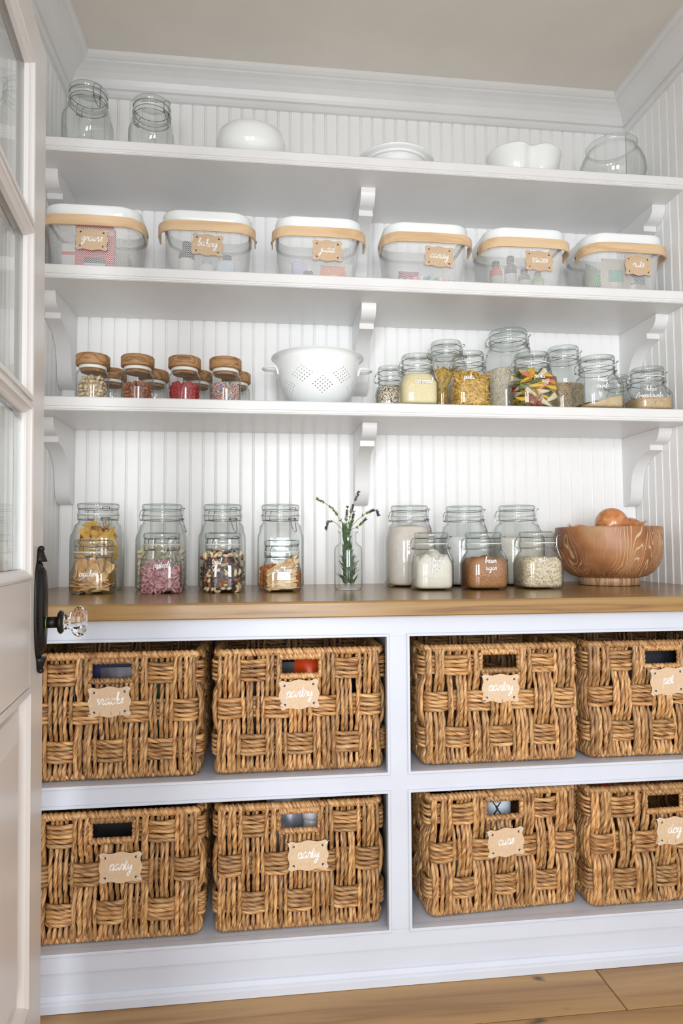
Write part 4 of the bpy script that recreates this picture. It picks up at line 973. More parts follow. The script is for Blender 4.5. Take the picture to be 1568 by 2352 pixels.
def onion(x, y, z, rr, rot, label):
    b = MB(); pr = []
    for i in range(15):
        ph = pi*i/14; q = sin(ph)*rr; zz = -cos(ph)*rr*.92
        if i == 13: q *= .75; zz += rr*.03
        if i == 14: q = rr*.05; zz += rr*.16
        pr.append((max(q, .0008), zz))
    o = link('onion', None, None, (x, y, z), rot, label=label, cat='onion', group='onions in the wooden bowl')
    b.lathe(pr, 32); b.build('bulb', [onion_m], o)
    b = MB(); 
    for k in range(5): b.tube([(0, 0, rr*1.05), (.003*cos(k*1.3), .003*sin(k*1.3), rr*1.2), (.007*cos(k*1.3), .007*sin(k*1.3), rr*1.3)], lambda u: .0016*(1-u*.7), 5)
    b.build('neck', [pmat('dry_neck', (.5, .35, .2, 1), (.7, .55, .35, 1))], o)
onion(BX-.010, BY-.045, ZC+.200, .052, (.4, -1.9, .3), 'largest onion, resting highest in the wooden bowl')
onion(BX+.092, BY+.02, ZC+.175, .0495, (.3, .9, 0), 'onion low against the bowl side away from the jars')
onion(BX-.092, BY+.015, ZC+.155, .048, (-.5, -.6, 1), 'onion barely showing above the bowl rim')
onion(BX+.005, BY+.070, ZC+.120, .046, (.2, 1.2, 2), 'onion hidden at the back of the bowl')
onion(BX+.045, BY-.045, ZC+.088, .040, (1.2, .2, 1), 'onion at the bottom of the bowl')
onion(BX-.045, BY-.045, ZC+.088, .040, (.2, 2.2, 1), 'onion at the bottom of the bowl under the largest')

# ------------------------------------------------------------------ top shelf
G1 = 'empty clip jars on the top shelf'
clip_jar('larger empty clip-top jar near the door on the top shelf', .118, -.165, S1T, .150, .258, -52, sq=3, group=G1, shoulder=.034, rl=.058)
clip_jar('smaller empty clip-top jar beside a white bowl on the top shelf', .318, -.175, S1T, .140, .222, -35, sq=3, group=G1, shoulder=.03, rl=.058)
b = MB(); b.lathe([(.055, .0005), (.060, .002), (.061, .008), (.085, .020), (.104, .042), (.1125, .068), (.112, .092), (.106, .112), (.104, .1135), (.1015, .112), (.107, .09), (.107, .068), (.09, .035), (.05, .016), (.001, .014)], 64)
b.build('serving_bowl', [ceramic], None, (.635, -.20, S1T), label='plain round white bowl on the top shelf', cat='bowl')
r = link('tureen_dish', None, None, (1.112, -.175, S1T), label='white dish with a wide ridged rim, middle of the top shelf', cat='dish')
b = MB(); b.lathe([(.06, .0005), (.064, .001), (.065, .010), (.085, .022), (.100, .044), (.106, .058), (.118, .063), (.128, .0665), (.1315, .070), (.1305, .0725), (.117, .067), (.104, .063), (.094, .045), (.08, .026), (.05, .015), (.001, .014)], 64); b.build('dish_body', [ceramic], r)
b = MB(); b.lathe([(.105, .0555), (.112, .0560), (.114, .0575), (.112, .0615)], 64, capb=False); b.build('ridge', [ceramic], r)
# two-lobed dish
b = MB(); seg = 96
def lob(t, k):
    x = cos(t); y = sin(t); pinch = 1-.24*math.exp(-((abs(x))/.20)**2)
    return (.126*k*x, .092*k*y*pinch*(1+.12*abs(x)))
prf = [(.62, .0005), (.66, .002), (.68, .008), (.82, .028), (.92, .055), (.98, .085), (1.0, .106), (1.015, .110), (1.0, .1125), (.97, .110), (.95, .085), (.88, .05), (.75, .025), (.3, .016), (.01, .016)]
vs = [lob(2*pi*i/seg, k)+(z,) for k, z in prf for i in range(seg)]
b.add(vs, [(j*seg+i, j*seg+(i+1) % seg, (j+1)*seg+(i+1) % seg, (j+1)*seg+i) for j in range(len(prf)-1) for i in range(seg)] + [tuple(range(seg))[::-1]], True)
b.build('lobed_dish', [ceramic], None, (1.552, -.20, S1T), label='white two-lobed dish with a pinched middle on the top shelf', cat='dish')
b = MB(); b.lathe([(.045, .001), (.062, .002), (.085, .018), (.103, .045), (.111, .075), (.109, .105), (.098, .135), (.084, .157), (.077, .166), (.077, .170), (.083, .175), (.086, .178), (.084, .1805), (.077, .180), (.073, .172), (.074, .165)], 56)
b.build('glass_globe_bowl', [jar_glass], None, (1.878, -.185, S1T), label='round clear glass bowl with a rolled rim on the top shelf', cat='bowl')

# ------------------------------------------------------------------ mesh baskets with birch handles
def rrect(hx, hy, rc, n=120):
    """rounded rectangle sampled evenly by arc length, starting mid-back, counter-clockwise"""
    pts = []; per = 4*(hx+hy)-8*rc+2*pi*rc
    segs = []
    def ln(a, c): segs.append(('l', a, c, math.hypot(c[0]-a[0], c[1]-a[1])))
    def ar(cx, cy, a0): segs.append(('a', (cx, cy), a0, rc*pi/2))
    ln((0, hy), (-hx+rc, hy)); ar(-hx+rc, hy-rc, pi/2); ln((-hx, hy-rc), (-hx, -hy+rc)); ar(-hx+rc, -hy+rc, pi); ln((-hx+rc, -hy), (hx-rc, -hy)); ar(hx-rc, -hy+rc, 1.5*pi); ln((hx, -hy+rc), (hx, hy-rc)); ar(hx-rc, hy-rc, 0); ln((hx-rc, hy), (0, hy))
    tot = sum(s_[3] for s_ in segs)
    for i in range(n):
        d = tot*i/n
        for s_ in segs:
            if d <= s_[3] or s_ is segs[-1]:
                u = d/s_[3] if s_[3] else 0
                if s_[0] == 'l': pts.append((s_[1][0]+(s_[2][0]-s_[1][0])*u, s_[1][1]+(s_[2][1]-s_[1][1])*u))
                else: a = s_[2]+u*pi/2; pts.append((s_[1][0]+rc*cos(a), s_[1][1]+rc*sin(a)))
                break
            d -= s_[3]
    return pts
BH = .196; HX, HY = .134, .108
def bas_pt(i, n, u):  # u 0 bottom..1 top
    k = .86+.14*u**.8; base = rr_cache[n][i % n]; return (base[0]*k, base[1]*(k+.02*(1-u)), .012+u*(BH-.046))
rr_cache = {}
NP = 316; rr_cache[NP] = rrect(HX, HY, .062, NP)
b = MB(); NR = 52
vid = {}
def gv(i, j):
    k = (i % NP, j)
    if k not in vid: vid[k] = len(b.v); b.v.append(bas_pt(i, NP, j/NR))
    return vid[k]
for j in range(1, NR):
    for i in range(NP):
        if (i+j) % 2 == 0: continue
        o = [gv(i-1, j), gv(i, j-1), gv(i+1, j), gv(i, j+1)]
        P = [Vector(b.v[q]) for q in o]; c = sum(P, Vector())/4
        inn = []
        for p in P: inn.append(len(b.v)); b.v.append(tuple(c+(p-c)*.77))
        for k in range(4): b.f.append((o[k], o[(k+1) % 4], inn[(k+1) % 4], inn[k])); b.sm.append(True); b.mi.append(0)
mesh_me = b.mesh('wire_mesh', [mesh_paint])
n = 96; rr_cache[n] = rrect(HX, HY, .062, n)
def band(b, prof, n=96, base=None, mat=0):  # prof: (scale offset outward, z)
    L = rr_cache[n]; vs = []
    for off, z, in prof:
        for (x, y) in L:
            d = math.hypot(x/HX, y/HY); k = 1+off/HX
            vs.append((x*k, y*(1+off/HY), z))
    m_ = len(prof); b.add(vs, [(j*n+i, (j+1)*n+i, (j+1)*n+(i+1) % n, j*n+(i+1) % n) for j in range(m_-1) for i in range(n)], True, mat)
b = MB(); band(b, [(-.001, BH-.038), (.0015, BH-.036), (.0035, BH-.018), (.0045, BH-.004), (.003, BH), (-.003, BH+.001), (-.007, BH-.003), (-.007, BH-.03)]); rim_me = b.mesh('rim', [enamel])
b = MB(); band(b, [(-.030, .0005), (-.019, .0008), (-.0175, .004), (-.0170, .014), (-.0185, .015)]); b.add([(x*.86, y*.88, .004) for x, y in rr_cache[n]], [tuple(range(n))], False); base_me = b.mesh('base', [enamel])
# handle: bent veneer strip hooked on both sides, dropped to the front
hp = []
hx, hy = HX+.014, HY+.012; rc = .060
hp.append((-hx, -.030)); hp.append((-hx, -hy+rc))
for i in range(1, 10): a = pi+i*pi/20; hp.append((-hx+rc+rc*cos(a), -hy+rc+rc*sin(a)))
hp.append((-hx+rc, -hy)); hp.append((0, -hy-.003)); hp.append((hx-rc, -hy))
for i in range(1, 10): a = 1.5*pi+i*pi/20; hp.append((hx-rc+rc*cos(a), -hy+rc+rc*sin(a)))
hp.append((hx, -hy+rc)); hp.append((hx, -.030))
b = MB(); vs = []
k = len(hp)
for i, (x, y) in enumerate(hp):
    a, c = hp[max(0, i-1)], hp[min(k-1, i+1)]; dx, dy = c[0]-a[0], c[1]-a[1]; L = math.hypot(dx, dy); nx, ny = dy/L*-.0022, dx/L*.0022
    drop = -.006 if y > -.04 else 0
    zc = BH-.052+drop
    for s1, s2 in ((1, -1), (1, 1), (-1, 1), (-1, -1)): vs.append((x+nx*s1, y+ny*s1, zc+s2*.0155))
b.add(vs, [(4*i+q, 4*i+(q+1) % 4, 4*i+4+(q+1) % 4, 4*i+4+q) for i in range(k-1) for q in range(4)] + [(0, 1, 2, 3), (4*k-1, 4*k-2, 4*k-3, 4*k-4)], False); handle_me = b.mesh('handle', [birch])
b = MB()
b.lathe([(.006, 0), (.006, .001), (.0035, .0026), (.001, .003)], 14); rivet_me = b.mesh('rivet', [wire_metal])
def mesh_basket(x, word, rz, contents, wy, tagdx, tagz, s=1.0, y=-.190, roll=0):
    o = link('mesh_basket', None, None, (x, y, S2T), (0, 0, rz), label=f'white wire mesh basket with birch handle, {contents}', cat='basket', group='mesh baskets with birch handles')
    o.scale = (s, 1, 1)
    link('wire_mesh', mesh_me, o); link('rim', rim_me, o); link('base', base_me, o); hdl = link('handle', handle_me, o)
    for sg in (1, -1):
        rv = link('rivet', rivet_me, hdl, (sg*(hx+.002), -.038, BH-.056), (0, sg*pi/2, 0))
    ty = -HY*.985-.0035; c_, s_ = cos(rz), sin(rz)
    make_tag(word, (x+tagdx*c_-ty*s_, y+tagdx*s_+ty*c_, S2T+tagz), f'kraft tag reading {word} on a white mesh basket', rz, radians(-5), group='kraft tags on the mesh baskets', w=.090, h=.066, ww=.060, roll=roll)
mesh_basket(.163, 'grains', 0, 'red box inside, nearest the door', .1, .006, .092, 1.03, roll=.02)
mesh_basket(.503, 'baking', 0, 'holding baking bottles', .1, .004, .092, .99, roll=.06)
mesh_basket(.850, 'judd', 0, 'holding small packets and an orange bag', .1, .022, .092, .99, roll=.02)
mesh_basket(1.197, 'candy', 0, 'with colourful sweets along its bottom', .1, .030, .090, 1.0, roll=.05)
mesh_basket(1.527, 'spices', 0, 'holding dark spice bottles', .1, .030, .092, 1.0, roll=.03)
mesh_basket(1.866, 'nuts', 0, 'filled with bags of nuts, at its shelf end', .1, .030, .092, 1.0, roll=.02)

# goods inside the mesh baskets
def carton(name, label, x, y, z, sx, sy, sz, c, cat='box', rz=0, stripe=None, print_=None):
    r = link(name, None, None, (x, y, z), (0, 0, rz), label=label, cat=cat)
    b = MB(); b.bbox(-sx/2, sx/2, -sy/2, sy/2, 0, sz, .0015); b.build('carton_body', [plain('card', c+(1,), .5)], r)
    if stripe:
        b = MB(); b.box(-sx/2-.0004, sx/2+.0004, -sy/2-.0004, -sy/2+.002, sz*stripe[1], sz*stripe[2]); b.build('printed_band', [plain('card_print', stripe[0]+(1,), .5)], r)
    b = MB(); b.box(-sx/2+.004, sx/2-.004, -sy/2+.002, sy*.1, sz, sz+.0009); b.build('flap', [plain('card', c+(1,), .5)], r)
    return r
def bottle(name, label, x, y, z, rr, h, c, capc, lab=None, cat='bottle', capr=.6, rough=.3):
    r = link(name, None, None, (x, y, z), label=label, cat=cat)
    b = MB(); b.lathe([(rr*.9, .0006), (rr, .004), (rr, h*.68), (rr*.9, h*.74), (rr*capr*.8, h*.80), (rr*capr*.8, h*.85)], 28, capt=True); b.build('bottle_body', [plain('bottle', c+(1,), rough)], r)
    b = MB(); b.lathe([(rr*capr, h*.84), (rr*capr, h*.99), (rr*capr*.9, h)], 24, capt=True); b.build('cap', [plain('bottle_cap', capc+(1,), .4)], r)
    if lab:
        b = MB(); b.lathe([(rr+.0005, h*lab[1]), (rr+.0005, h*lab[2])], 28, capb=False); b.build('label_band', [plain('bottle_label', lab[0]+(1,), .5)], r)
    return r
def pouch(name, label, x, y, z, sx, sy, sz, c, cat='bag', rz=0, c2=None, rough=.3, tilt=0, seed=1):
    R = random.Random(seed); b = MB(); n, k = 10, 10; vs = []
    for side in (-1, 1):
        for j in range(k+1):
            for i in range(n+1):
                u, v = i/n*2-1, j/k; f = (1-abs(u)**3)*(sin(pi*min(1, v*1.02+.03))**.6 if 0 < v < 1 else .0)
                vs.append((u*sx/2*(1-.04*sin(v*9)), side*sy/2*f*(1+.18*sin(5*u+7*v+seed)), v*sz))
    m_ = (n+1)*(k+1); fs = []
    for q in (0, 1):
        for j in range(k):
            for i in range(n):
                a = q*m_+j*(n+1)+i; f = (a, a+1, a+n+2, a+n+1); fs.append(f if q == 0 else f[::-1])
    b.add(vs, fs, True)
    r = link(name, None, None, (x, y, z), (tilt, 0, rz), label=label, cat=cat)
    b.build('film', [plain('film', c+(1,), rough, .1)], r)
    if c2:
        b = MB(); b.add([(u*sx*.42, -sy/2*(1.18*(1-abs(u)**3))-.0015, sz*v) for v in (.35, .65) for u in (-.7, -.35, 0, .35, .7)], [(i, i+1, i+6, i+5) for i in range(4)], True); b.build('printed_band', [plain('film_print', c2+(1,), .4)], r)
    return r
zb = S2T+.0050
carton('cereal_box', 'tall red cereal box inside the door-side mesh basket', .165, -.235, zb, .112, .04, .152, (.62, .02, .03), stripe=((.80, .45, .45), .80, .92))
carton('dark_box', 'black box with a silver crest in front of the red box', .170, -.265, zb, .062, .010, .045, (.02, .02, .025), stripe=((.5, .5, .52), .2, .6))
carton('white_box', 'white box with a red stripe beside the red cereal box', .085, -.185, zb, .04, .10, .10, (.75, .74, .72), stripe=((.65, .03, .04), .65, .75))
carton('beige_box', 'beige box behind the red cereal box', .200, -.150, zb, .10, .06, .10, (.42, .38, .32))
bottle('vanilla_bottle', 'bottle with black cap and red and white label in the baking basket', .438, -.235, zb, .024, .120, (.03, .02, .02), (.01, .01, .01), ((.72, .68, .68), .08, .52))
bottle('label_bottle', 'squat white bottle in the middle of the baking basket', .500, -.225, zb, .026, .070, (.70, .72, .74), (.65, .68, .70), ((.30, .36, .42), .1, .3))
bottle('baking_bottle', 'dark capped bottle at the back of the baking basket', .560, -.185, zb, .024, .105, (.60, .62, .63), (.02, .02, .02), ((.2, .35, .5), .2, .5))
carton('baking_box', 'pale blue box in the baking basket', .560, -.242, zb, .05, .03, .06, (.52, .62, .70))
carton('packet_box', 'lilac packet leaning in the third mesh basket', .790, -.225, zb, .05, .02, .075, (.42, .40, .60), rz=.3)
carton('small_box', 'dark purple box low in the third mesh basket', .815, -.255, zb, .03, .02, .035, (.05, .03, .10))
pouch('orange_bag', 'orange bag in the third mesh basket', .895, -.240, zb, .08, .03, .065, (.75, .20, .03), seed=3)
pouch('white_pouch', 'white pouch beside the orange bag', .935, -.200, zb, .06, .04, .09, (.72, .72, .72), seed=5)
R_ = random.Random(90); cm_ = [plain('sweet', c+(1,), .3) for c in [(.7, .03, .05), (.05, .2, .6), (.8, .6, .05), (.8, .8, .8), (.1, .45, .3), (.75, .25, .45)]]
sb = MB(); sb.ball((0, 0, 0), .0075, 8, 5, (1, 1, .8)); sw = []
for q in cm_:
    me = sb.mesh('sweet', [q]); sw.append(me)
for i in range(110):
    u = R_.uniform(-.095, .095); q_ = R_.randrange(6); link('sweet', sw[q_], None, (1.200+u, -.190-.078+R_.uniform(0, .02), S2T+.012+R_.choice((0, .011, .022))*(.6+.4*cos(u*20))), label=f"small round {('red', 'blue', 'yellow', 'white', 'green', 'pink')[q_]} sweet in the candy basket", cat='sweet', group=f"{('red', 'blue', 'yellow', 'white', 'green', 'pink')[q_]} sweets in the candy basket")
pouch('sweet_bag', 'dark red bag of sweets in the candy basket', 1.150, -.20, zb, .07, .04, .075, (.30, .02, .05), seed=8)
for i, (dx, c, cc, h) in enumerate([(-.085, (.5, .08, .03), (.03, .03, .03), .105), (-.035, (.06, .05, .04), (.01, .01, .01), .125), (.012, (.15, .12, .08), (.02, .02, .02), .085), (.058, (.25, .38, .12), (.2, .3, .1), .075)]):
    bottle('spice_jar', ['spice bottle with a rust red body in the spice basket', 'tall dark spice bottle in the spice basket', 'short brown spice jar in the spice basket', 'green spice jar in the spice basket'][i], 1.52+dx, -.235, zb, .020, h, c, cc, ((.45, .42, .38), .2, .5), cat='spice jar')
pouch('nut_bag', 'clear-fronted bag of pale nuts in the end basket', 1.845, -.235, zb, .09, .04, .135, (.50, .42, .32), c2=(.05, .30, .22), seed=11)
pouch('nut_bag', 'green and grey bag of nuts beside the pale one', 1.785, -.200, zb, .07, .05, .125, (.22, .26, .20), c2=(.12, .35, .08), seed=12, rz=.5)
pouch('nut_bag', 'brown bag of nuts behind the tag of the end basket', 1.925, -.225, zb, .09, .05, .125, (.40, .35, .28), c2=(.05, .05, .05), seed=13)

# ------------------------------------------------------------------ woven seagrass baskets
BWH, BWW, BWD = .292, .400, .378
NCF, NCS, NS = 7, 7, 5
ROWS = [.246, .157, .068]
cwf, cws = BWW/NCF, BWD/NCS
A_ = .0062; RS = .0051
def lobe(tw): return lambda th, L: (1+.16*cos(2*(th-2*pi*tw*L)))*(1+.05*sin(L*90))
def vstrand(par, seed, z0=.006, z1=BWH-.004):
    R = random.Random(seed); pts = []; n = int((z1-z0)/.0058); px = R.uniform(-.0012, .0012); ph = R.uniform(0, 6)
    for i in range(n+1):
        z = z0+(z1-z0)*i/n; off = .4
        for ri, rz in enumerate(ROWS):
            q = max(0, 1-((z-rz)/.043)**2) if abs(z-rz) < .043 else 0
            over = ((ri+par) % 2 == 0)   # vertical passes over here
            off += q**.6*(.9 if over else -1.5)
        pts.append((px+.0009*sin(ph+z*35), -off*A_+(.0035 if i == 0 else 0), z))
    b = MB(); tw = R.choice((11, 13.5, 16)); r0 = RS*R.uniform(.86, 1.16); b.tube(pts, lambda u: r0*R.uniform(.96, 1.04), 8, up=(0, -1, 0), rf=lobe(tw), twist=tw)
    return b.mesh('strand', [rope])
VS = {(p, k): vstrand(p, 100+p*10+k) for p in (0, 1) for k in range(7)}
VSH = {(p, k): vstrand(p, 200+p*10+k, .006, .226) for p in (0, 1) for k in range(2)}
# horizontal rings, each going once round the basket
def path_pos(d):  # distance along perimeter from front-left corner, counter-clockwise seen from above (front, right, back, left)
    P_ = 2*(BWW+BWD); d %= P_
    if d < BWW: return (-BWW/2+d, -BWD/2), (0, -1), d/cwf
    d2 = d-BWW
    if d2 < BWD: return (BWW/2, -BWD/2+d2), (1, 0), NCF+d2/cws
    d3 = d2-BWD
    if d3 < BWW: return (BWW/2-d3, BWD/2), (0, 1), NCF+NCS+d3/cwf
    d4 = d3-BWW
    return (-BWW/2, BWD/2-d4), (-1, 0), 2*NCF+NCS+d4/cws
PER = 2*(BWW+BWD)
def inwards(x, y, rc=.016):
    ax, ay = abs(x), abs(y); cx_, cy_ = BWW/2-rc, BWD/2-rc
    if ax > cx_ and ay > cy_:
        dx, dy = ax-cx_, ay-cy_; d = max(abs(dx), abs(dy)); l = math.hypot(dx, dy) or 1
        ax, ay = cx_+dx/l*d, cy_+dy/l*d
    return math.copysign(ax, x), math.copysign(ay, y)
def hring(ri, s, hole=False):
    R = random.Random(ri*31+s); pts = []; n = 250; ph = R.uniform(0, 6)
    for i in range(n+1 if hole else n):
        d = (BWW/2+.052+(PER-.104)*i/n) if hole else PER*i/n
        (x, y), (nx, ny), col = path_pos(d)
        c0 = int(col) % (2*(NCF+NCS)); fr = col-int(col); q = max(0, 1-(2*fr-1)**2)**.45
        over = ((ri+c0) % 2 == 1)  # horizontal on top here
        off = q*(1.25 if over else -1.2)*A_ + .002
        x, y = inwards(x, y); pts.append((x+nx*off, y+ny*off, ROWS[ri]+(s-2)*.0102+.0008*sin(d*30+ph)))
    b = MB(); tw = R.choice((11, 15)); b.tube(pts, RS*R.uniform(.92, 1.1), 8, closed=not hole, up=(0, 0, 1), rf=lobe(tw), twist=tw); return b.mesh('strand', [rope])
HR = [hring(ri, s, hole=False) for ri in (1, 2) for s in range(5)] + [hring(0, s, True) for s in range(5)]
def coil(path, r0, pitch, closed, seg=8, name='rim_wrap', up=None):
    # resample the path finely; the radius swells with each turn of the wrap
    P = [Vector(p) for p in path] + ([Vector(path[0])] if closed else []); L = [0]
    for a, c in zip(P, P[1:]): L.append(L[-1]+(c-a).length)
    tot = L[-1]; n = int(tot/(pitch/5)); out = []; j = 0
    for i in range(n + (0 if closed else 1)):
        d = tot*i/n
        while j < len(L)-2 and L[j+1] < d: j += 1
        u = (d-L[j])/max(1e-9, L[j+1]-L[j]); out.append(P[j].lerp(P[j+1], u))
    b = MB(); turns = round(tot/pitch); pt = tot/turns
    b.tube(out, r0, seg, closed=closed, up=up, rf=lambda th, l: .80+.28*abs(sin(pi*l/pt+th*.5)), twist=1/pt*.5)
    return b.mesh(name, [rope])
rimpath = []
for i in range(200):
    (x, y), nn, _ = path_pos(PER*i/200); x, y = inwards(x, y); rimpath.append((x, y, BWH-.004))
RIM = coil(rimpath, .0098, .0125, True)
botp = [(x*.985, y*.985, .0085) for x, y, z in rimpath]; BOT = coil(botp, .0078, .0145, True, 7)
hz0, hz1 = .229, .276; hwd = .051
HB1 = coil([(-hwd, -BWD/2-.002, hz1+.001), (hwd, -BWD/2-.002, hz1+.001)], .0092, .0115, False, up=(0, -1, 0))
HB2 = coil([(-hwd, -BWD/2-.003, hz0), (hwd, -BWD/2-.003, hz0)], .0082, .012, False, up=(0, -1, 0))
HB3 = coil([(0, -BWD/2-.002, hz0), (0, -BWD/2-.002, hz1)], .0072, .0115, False, up=(0, -1, 0))
b = MB(); b.box(-BWW/2+.006, BWW/2-.006, -BWD/2+.006, BWD/2-.006, .004, .009); BOTP = b.mesh('bottom', [rope])
def woven(x, y, z, rz, label, sx=1.0, flip=0, seed=1):
    R = random.Random(seed)
    o = link('woven_basket', None, None, (x, y, z), (0, 0, rz), label=label, cat='basket', group='woven seagrass baskets in the cabinet')
    o.scale = (sx, 1, 1)
    for me in HR: link('strand', me, o, (0, 0, R.uniform(-.0008, .0008)))
    for c in range(2*(NCF+NCS)):
        for s in range(NS):
            d = 0
            if c < NCF: d = (c+(s+.5)/NS)*cwf
            elif c < NCF+NCS: d = BWW+(c-NCF+(s+.5)/NS)*cws
            elif c < 2*NCF+NCS: d = BWW+BWD+(c-NCF-NCS+(s+.5)/NS)*cwf
            else: d = 2*BWW+BWD+(c-2*NCF-NCS+(s+.5)/NS)*cws
            (px, py), (nx, ny), col = path_pos(d); par = c % 2
            ox, oy = inwards(px, py)
            hole = c < NCF and abs(px) < hwd-.002
            me = VSH[(par, s % 2)] if hole else VS[(par, R.randrange(7))]
            e = link('strand', me, o, (ox+R.uniform(-.0014, .0014)*abs(ny), oy+R.uniform(-.0012, .0012)*abs(nx), 0), (0, R.uniform(-.014, .014) if not nx else 0, math.atan2(nx, -ny)))
    link('rim_wrap', RIM, o); link('base_wrap', BOT, o); link('bottom', BOTP, o)
    link('handle_wrap', HB1, o); link('handle_wrap', HB2, o); link('handle_wrap', HB3, o, (-hwd, 0, 0)); link('handle_wrap', HB3, o, (hwd, 0, 0))
    return o
YB = -.655+BWD/2
WB = [(.322, O1B, 0, 'snacks', 'woven basket of snack packets, upper shelf, nearest the door', 'upper snack basket', 1.0),
      (.767, O1B, 0, 'pantry', 'woven basket with a red crisp bag, upper shelf, beside the middle post', 'crisp bag basket', 1.0),
      (1.272, O1B, 0, 'pantry', 'woven basket with an empty dark handle hole, upper shelf, far side of the middle post', 'basket with the dark hole', .985),
      (1.708, O1B, 0, 'pet', 'woven basket holding a blue bag, upper shelf, cut by the frame edge', 'blue bag basket', 1.0),
      (.328, O2B, 0, 'party', 'woven basket with an empty dark hole, lower shelf, nearest the door', 'lower basket nearest the door', 1.0),
      (.765, O2B, 0, 'party', 'woven basket with striped straws and a white cup, lower shelf', 'basket of straws', .975),
      (1.268, O2B, radians(3.5), 'cups', 'woven basket holding white flask and stacked cups, lower shelf', 'basket of cups', .965),
      (1.700, O2B, radians(1), 'dog', 'woven basket with a red strap, lower shelf, cut by the frame edge', 'basket with the red strap', 1.0)]
tagoff = {0: (-.002, .183), 1: (-.003, .187), 2: (-.003, .187), 3: (.01, .192), 4: (.022, .172), 5: (.02, .174), 6: (.0, .172), 7: (.02, .182)}
for i, (x, z, rz, word, lab, short, sx) in enumerate(WB):
    y = YB + (.012 if i == 6 else 0)
    woven(x, y, z, rz, lab, sx, seed=300+i)
    dx, dz = tagoff[i]; ty = -BWD/2-.0155; c_, s_ = cos(rz), sin(rz)
    make_tag(word, (x+dx*c_-ty*s_, y+dx*s_+ty*c_, z+dz), f'kraft tag reading {word} on the {short}', rz, radians(2), group='kraft tags on the woven baskets', w=.094, h=.068, ww=.064 if len(word) > 4 else .042, roll=RN.uniform(-.05, .05))

# goods in the woven baskets
z1_, z2_ = O1B+.012, O2B+.012
yb = -.62
carton('snack_box', 'navy snack box in the upper basket nearest the door', .300, yb+.06, z1_, .11, .05, .255, (.01, .02, .10))
carton('snack_box', 'green snack box beside the navy one', .395, yb+.08, z1_, .07, .05, .262, (.01, .15, .06))
pouch('snack_pouch', 'purple and silver pouch before the navy box', .325, yb+.025, z1_, .09, .03, .238, (.15, .14, .17), c2=(.14, .03, .12), seed=22)
pouch('crisp_bag', 'shiny red-orange crisp bag in the pantry basket', .815, yb+.050, z1_, .12, .06, .268, (.60, .06, .01), seed=23, rough=.2)
pouch('navy_bag', 'dark navy bag beside the red crisp bag', .905, yb+.150, z1_, .10, .05, .225, (.03, .03, .10), seed=24, rz=.3)
carton('black_box', 'black box beside the crisp bag', .700, yb+.09, z1_, .12, .08, .235, (.015, .015, .018))
pouch('pet_food_bag', 'blue and charcoal bag in the pet basket', 1.725, yb+.065, z1_, .20, .07, .262, (.04, .045, .06), seed=25, c2=None)
carton('blue_box', 'bright blue box behind the charcoal bag', 1.745, yb+.15, z1_, .13, .04, .250, (.01, .05, .42))
carton('black_box', 'black box in the lower basket nearest the door', .340, yb+.09, z2_, .18, .08, .235, (.012, .012, .013))
bottle('paper_cup', 'white rolled cup lying by the straws', .800, yb+.045, z2_, .026, .255, (.75, .76, .78), (.8, .8, .82), cat='cup', capr=.98)
pouch('grey_bag', 'grey plastic bag beside the white cup', .735, yb+.055, z2_, .10, .05, .262, (.22, .23, .28), seed=26)
# straws
stm = M('striped_straw'); wv = stm.n.new('ShaderNodeTexWave'); wv.inputs['Scale'].default_value = 40; stm.link(stm.coord((1, 1, 1), rot=(.6, .5, 0)), wv.inputs['Vector'])
stm.link(stm.ramp(wv.outputs['Fac'], [(0, (.6, .05, .08, 1)), (.3, (.8, .8, .8, 1)), (.6, (.05, .25, .4, 1)), (.8, (.7, .45, .05, 1))], 'CONSTANT'), stm.b.inputs['Base Color'])
for i in range(9):
    b = MB(); b.lathe([(.0032, 0), (.0032, .297)], 10, capt=True); b.build('paper_straw', [stm.m], None, (.700+.0075*(i % 3), yb+.07+.0075*(i//3), z2_), label='striped paper straw standing in the lower party basket', cat='straw', group='striped straws in the party basket')
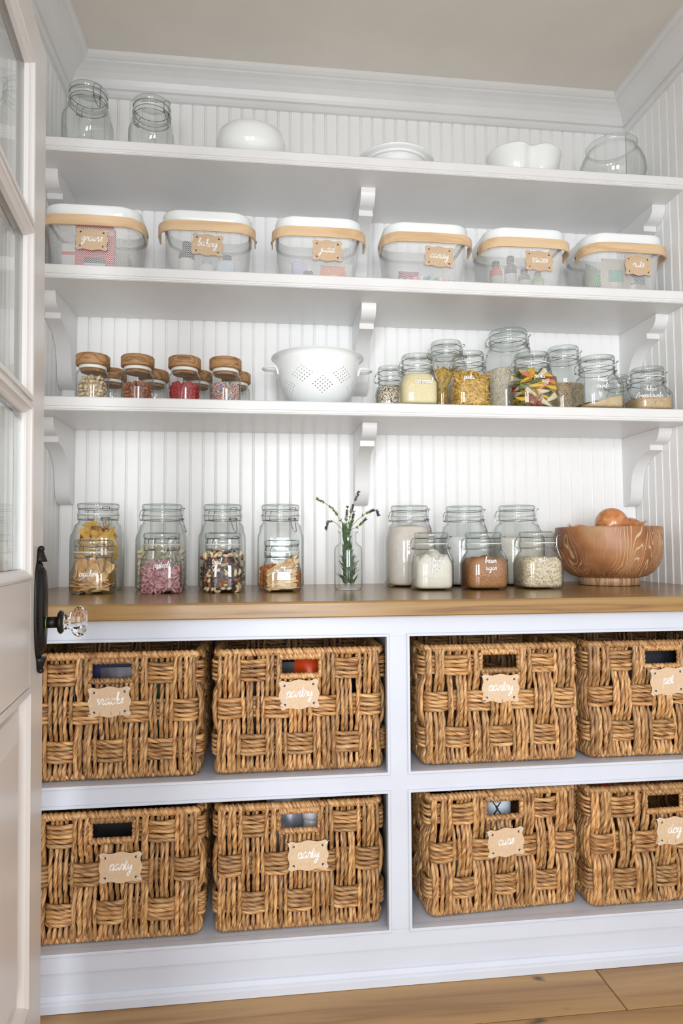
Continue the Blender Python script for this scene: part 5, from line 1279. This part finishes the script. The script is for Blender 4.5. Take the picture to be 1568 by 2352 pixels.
# flask with its leaping figure emblem, stack of cups, navy flask
FX, FY = 1.292, yb+.060
r = link('flask', None, None, (FX, FY, z2_), (0, 0, -.30), label='white steel flask with a black leaping figure emblem', cat='flask')
b = MB(); b.lathe([(.034, .0006), (.037, .004), (.037, .245), (.034, .262), (.026, .274), (.024, .28)], 36, capt=True); b.build('flask_body', [plain('powder_white', (.62, .70, .78, 1), .4)], r)
b = MB(); b.lathe([(.033, .272), (.034, .276), (.034, .296), (.031, .301)], 32, capt=True); b.build('cap', [plain('flask_cap', (.60, .66, .72, 1), .4)], r)
fm = plain('black_print', (.01, .01, .01, 1), .5)
b = MB(); sf = jar_surface(.037, 2); zc = .224
def stroke(pts, pw):
    pts = crom(pts, 4); L = []; n = len(pts)
    for i in range(n):
        a, c = pts[max(0, i-1)], pts[min(n-1, i+1)]; dx, dz = c[0]-a[0], c[1]-a[1]; d = math.hypot(dx, dz) or 1
        for sg in (1, -1): x = pts[i][0]-dz/d*pw*sg; z = pts[i][1]+dx/d*pw*sg; L.append((x, sf(x, z)-.0006, z+zc))
    b.add(L, [(2*i, 2*i+1, 2*i+3, 2*i+2) for i in range(n-1)])
stroke([(-.012, .012), (-.004, .002), (0, -.006), (-.005, -.016), (-.009, -.024)], .0016)
stroke([(.010, .012), (.003, .002), (0, -.006), (.006, -.014), (.012, -.022)], .0016)
stroke([(-.003, .002), (.002, -.008)], .0026)
stroke([(-.006, .016), (-.004, .011), (0, .009), (.004, .011), (.006, .016)], .0007)
for q in range(-3, 4): stroke([(q*.0024, .015+.001*(3-abs(q))), (q*.0030, .020+.0012*(3-abs(q)))], .0006)
b.build('emblem', [fm], r)
bottle('navy_flask', 'navy flask between the white flask and the stacked cups', 1.235, yb+.115, z2_, .033, .268, (.012, .015, .05), (.02, .02, .03), cat='flask', capr=.8)
for k in range(6):
    b = MB(); z = .200+k*.0135; b.lathe([(.030, z-.075), (.040, z-.004), (.0425, z-.003), (.043, z+.001), (.0415, z+.003), (.039, z+.001), (.029, z-.072)], 32); 
    b.build('clear_cup', [glass_mat('cup_plastic', (.80, .84, .88), (.6, .64, .7), 1.2) if k == 0 else bpy.data.materials['cup_plastic']], None, (1.172, yb+.085, z2_), label='clear ribbed plastic cup nested in a stack', cat='cup', group='stacked clear cups')
b = MB(); b.lathe([(.0445, 0), (.045, .002), (.045, .009), (.040, .012), (.038, .013)], 32, capt=True); b.build('snap_cover', [plain('lid_plastic', (.55, .60, .66, 1), .3)], None, (1.172, yb+.085, z2_+.272), label='pale plastic lid on top of the cup stack', cat='lid')
b = MB(); b.lathe([(.038, 0), (.040, .12)], 28, capt=True); b.build('plastic_tub', [plain('tub_plastic', (.35, .38, .42, 1), .3)], None, (1.172, yb+.085, z2_), label='grey tub under the stack of clear cups', cat='tub')
r = link('red_strap', None, None, (1.615, yb+.10, z2_), label='red woven strap sticking up out of the dog basket', cat='strap')
b = MB(); b.tube(crom([(0, 0, .0), (.01, .01, .12), (.0, 0, .24), (.03, 0, .318)], 5), .009, 6, flat=.25); b.build('webbing', [plain('red_web', (.75, .05, .02, 1), .6)], r)
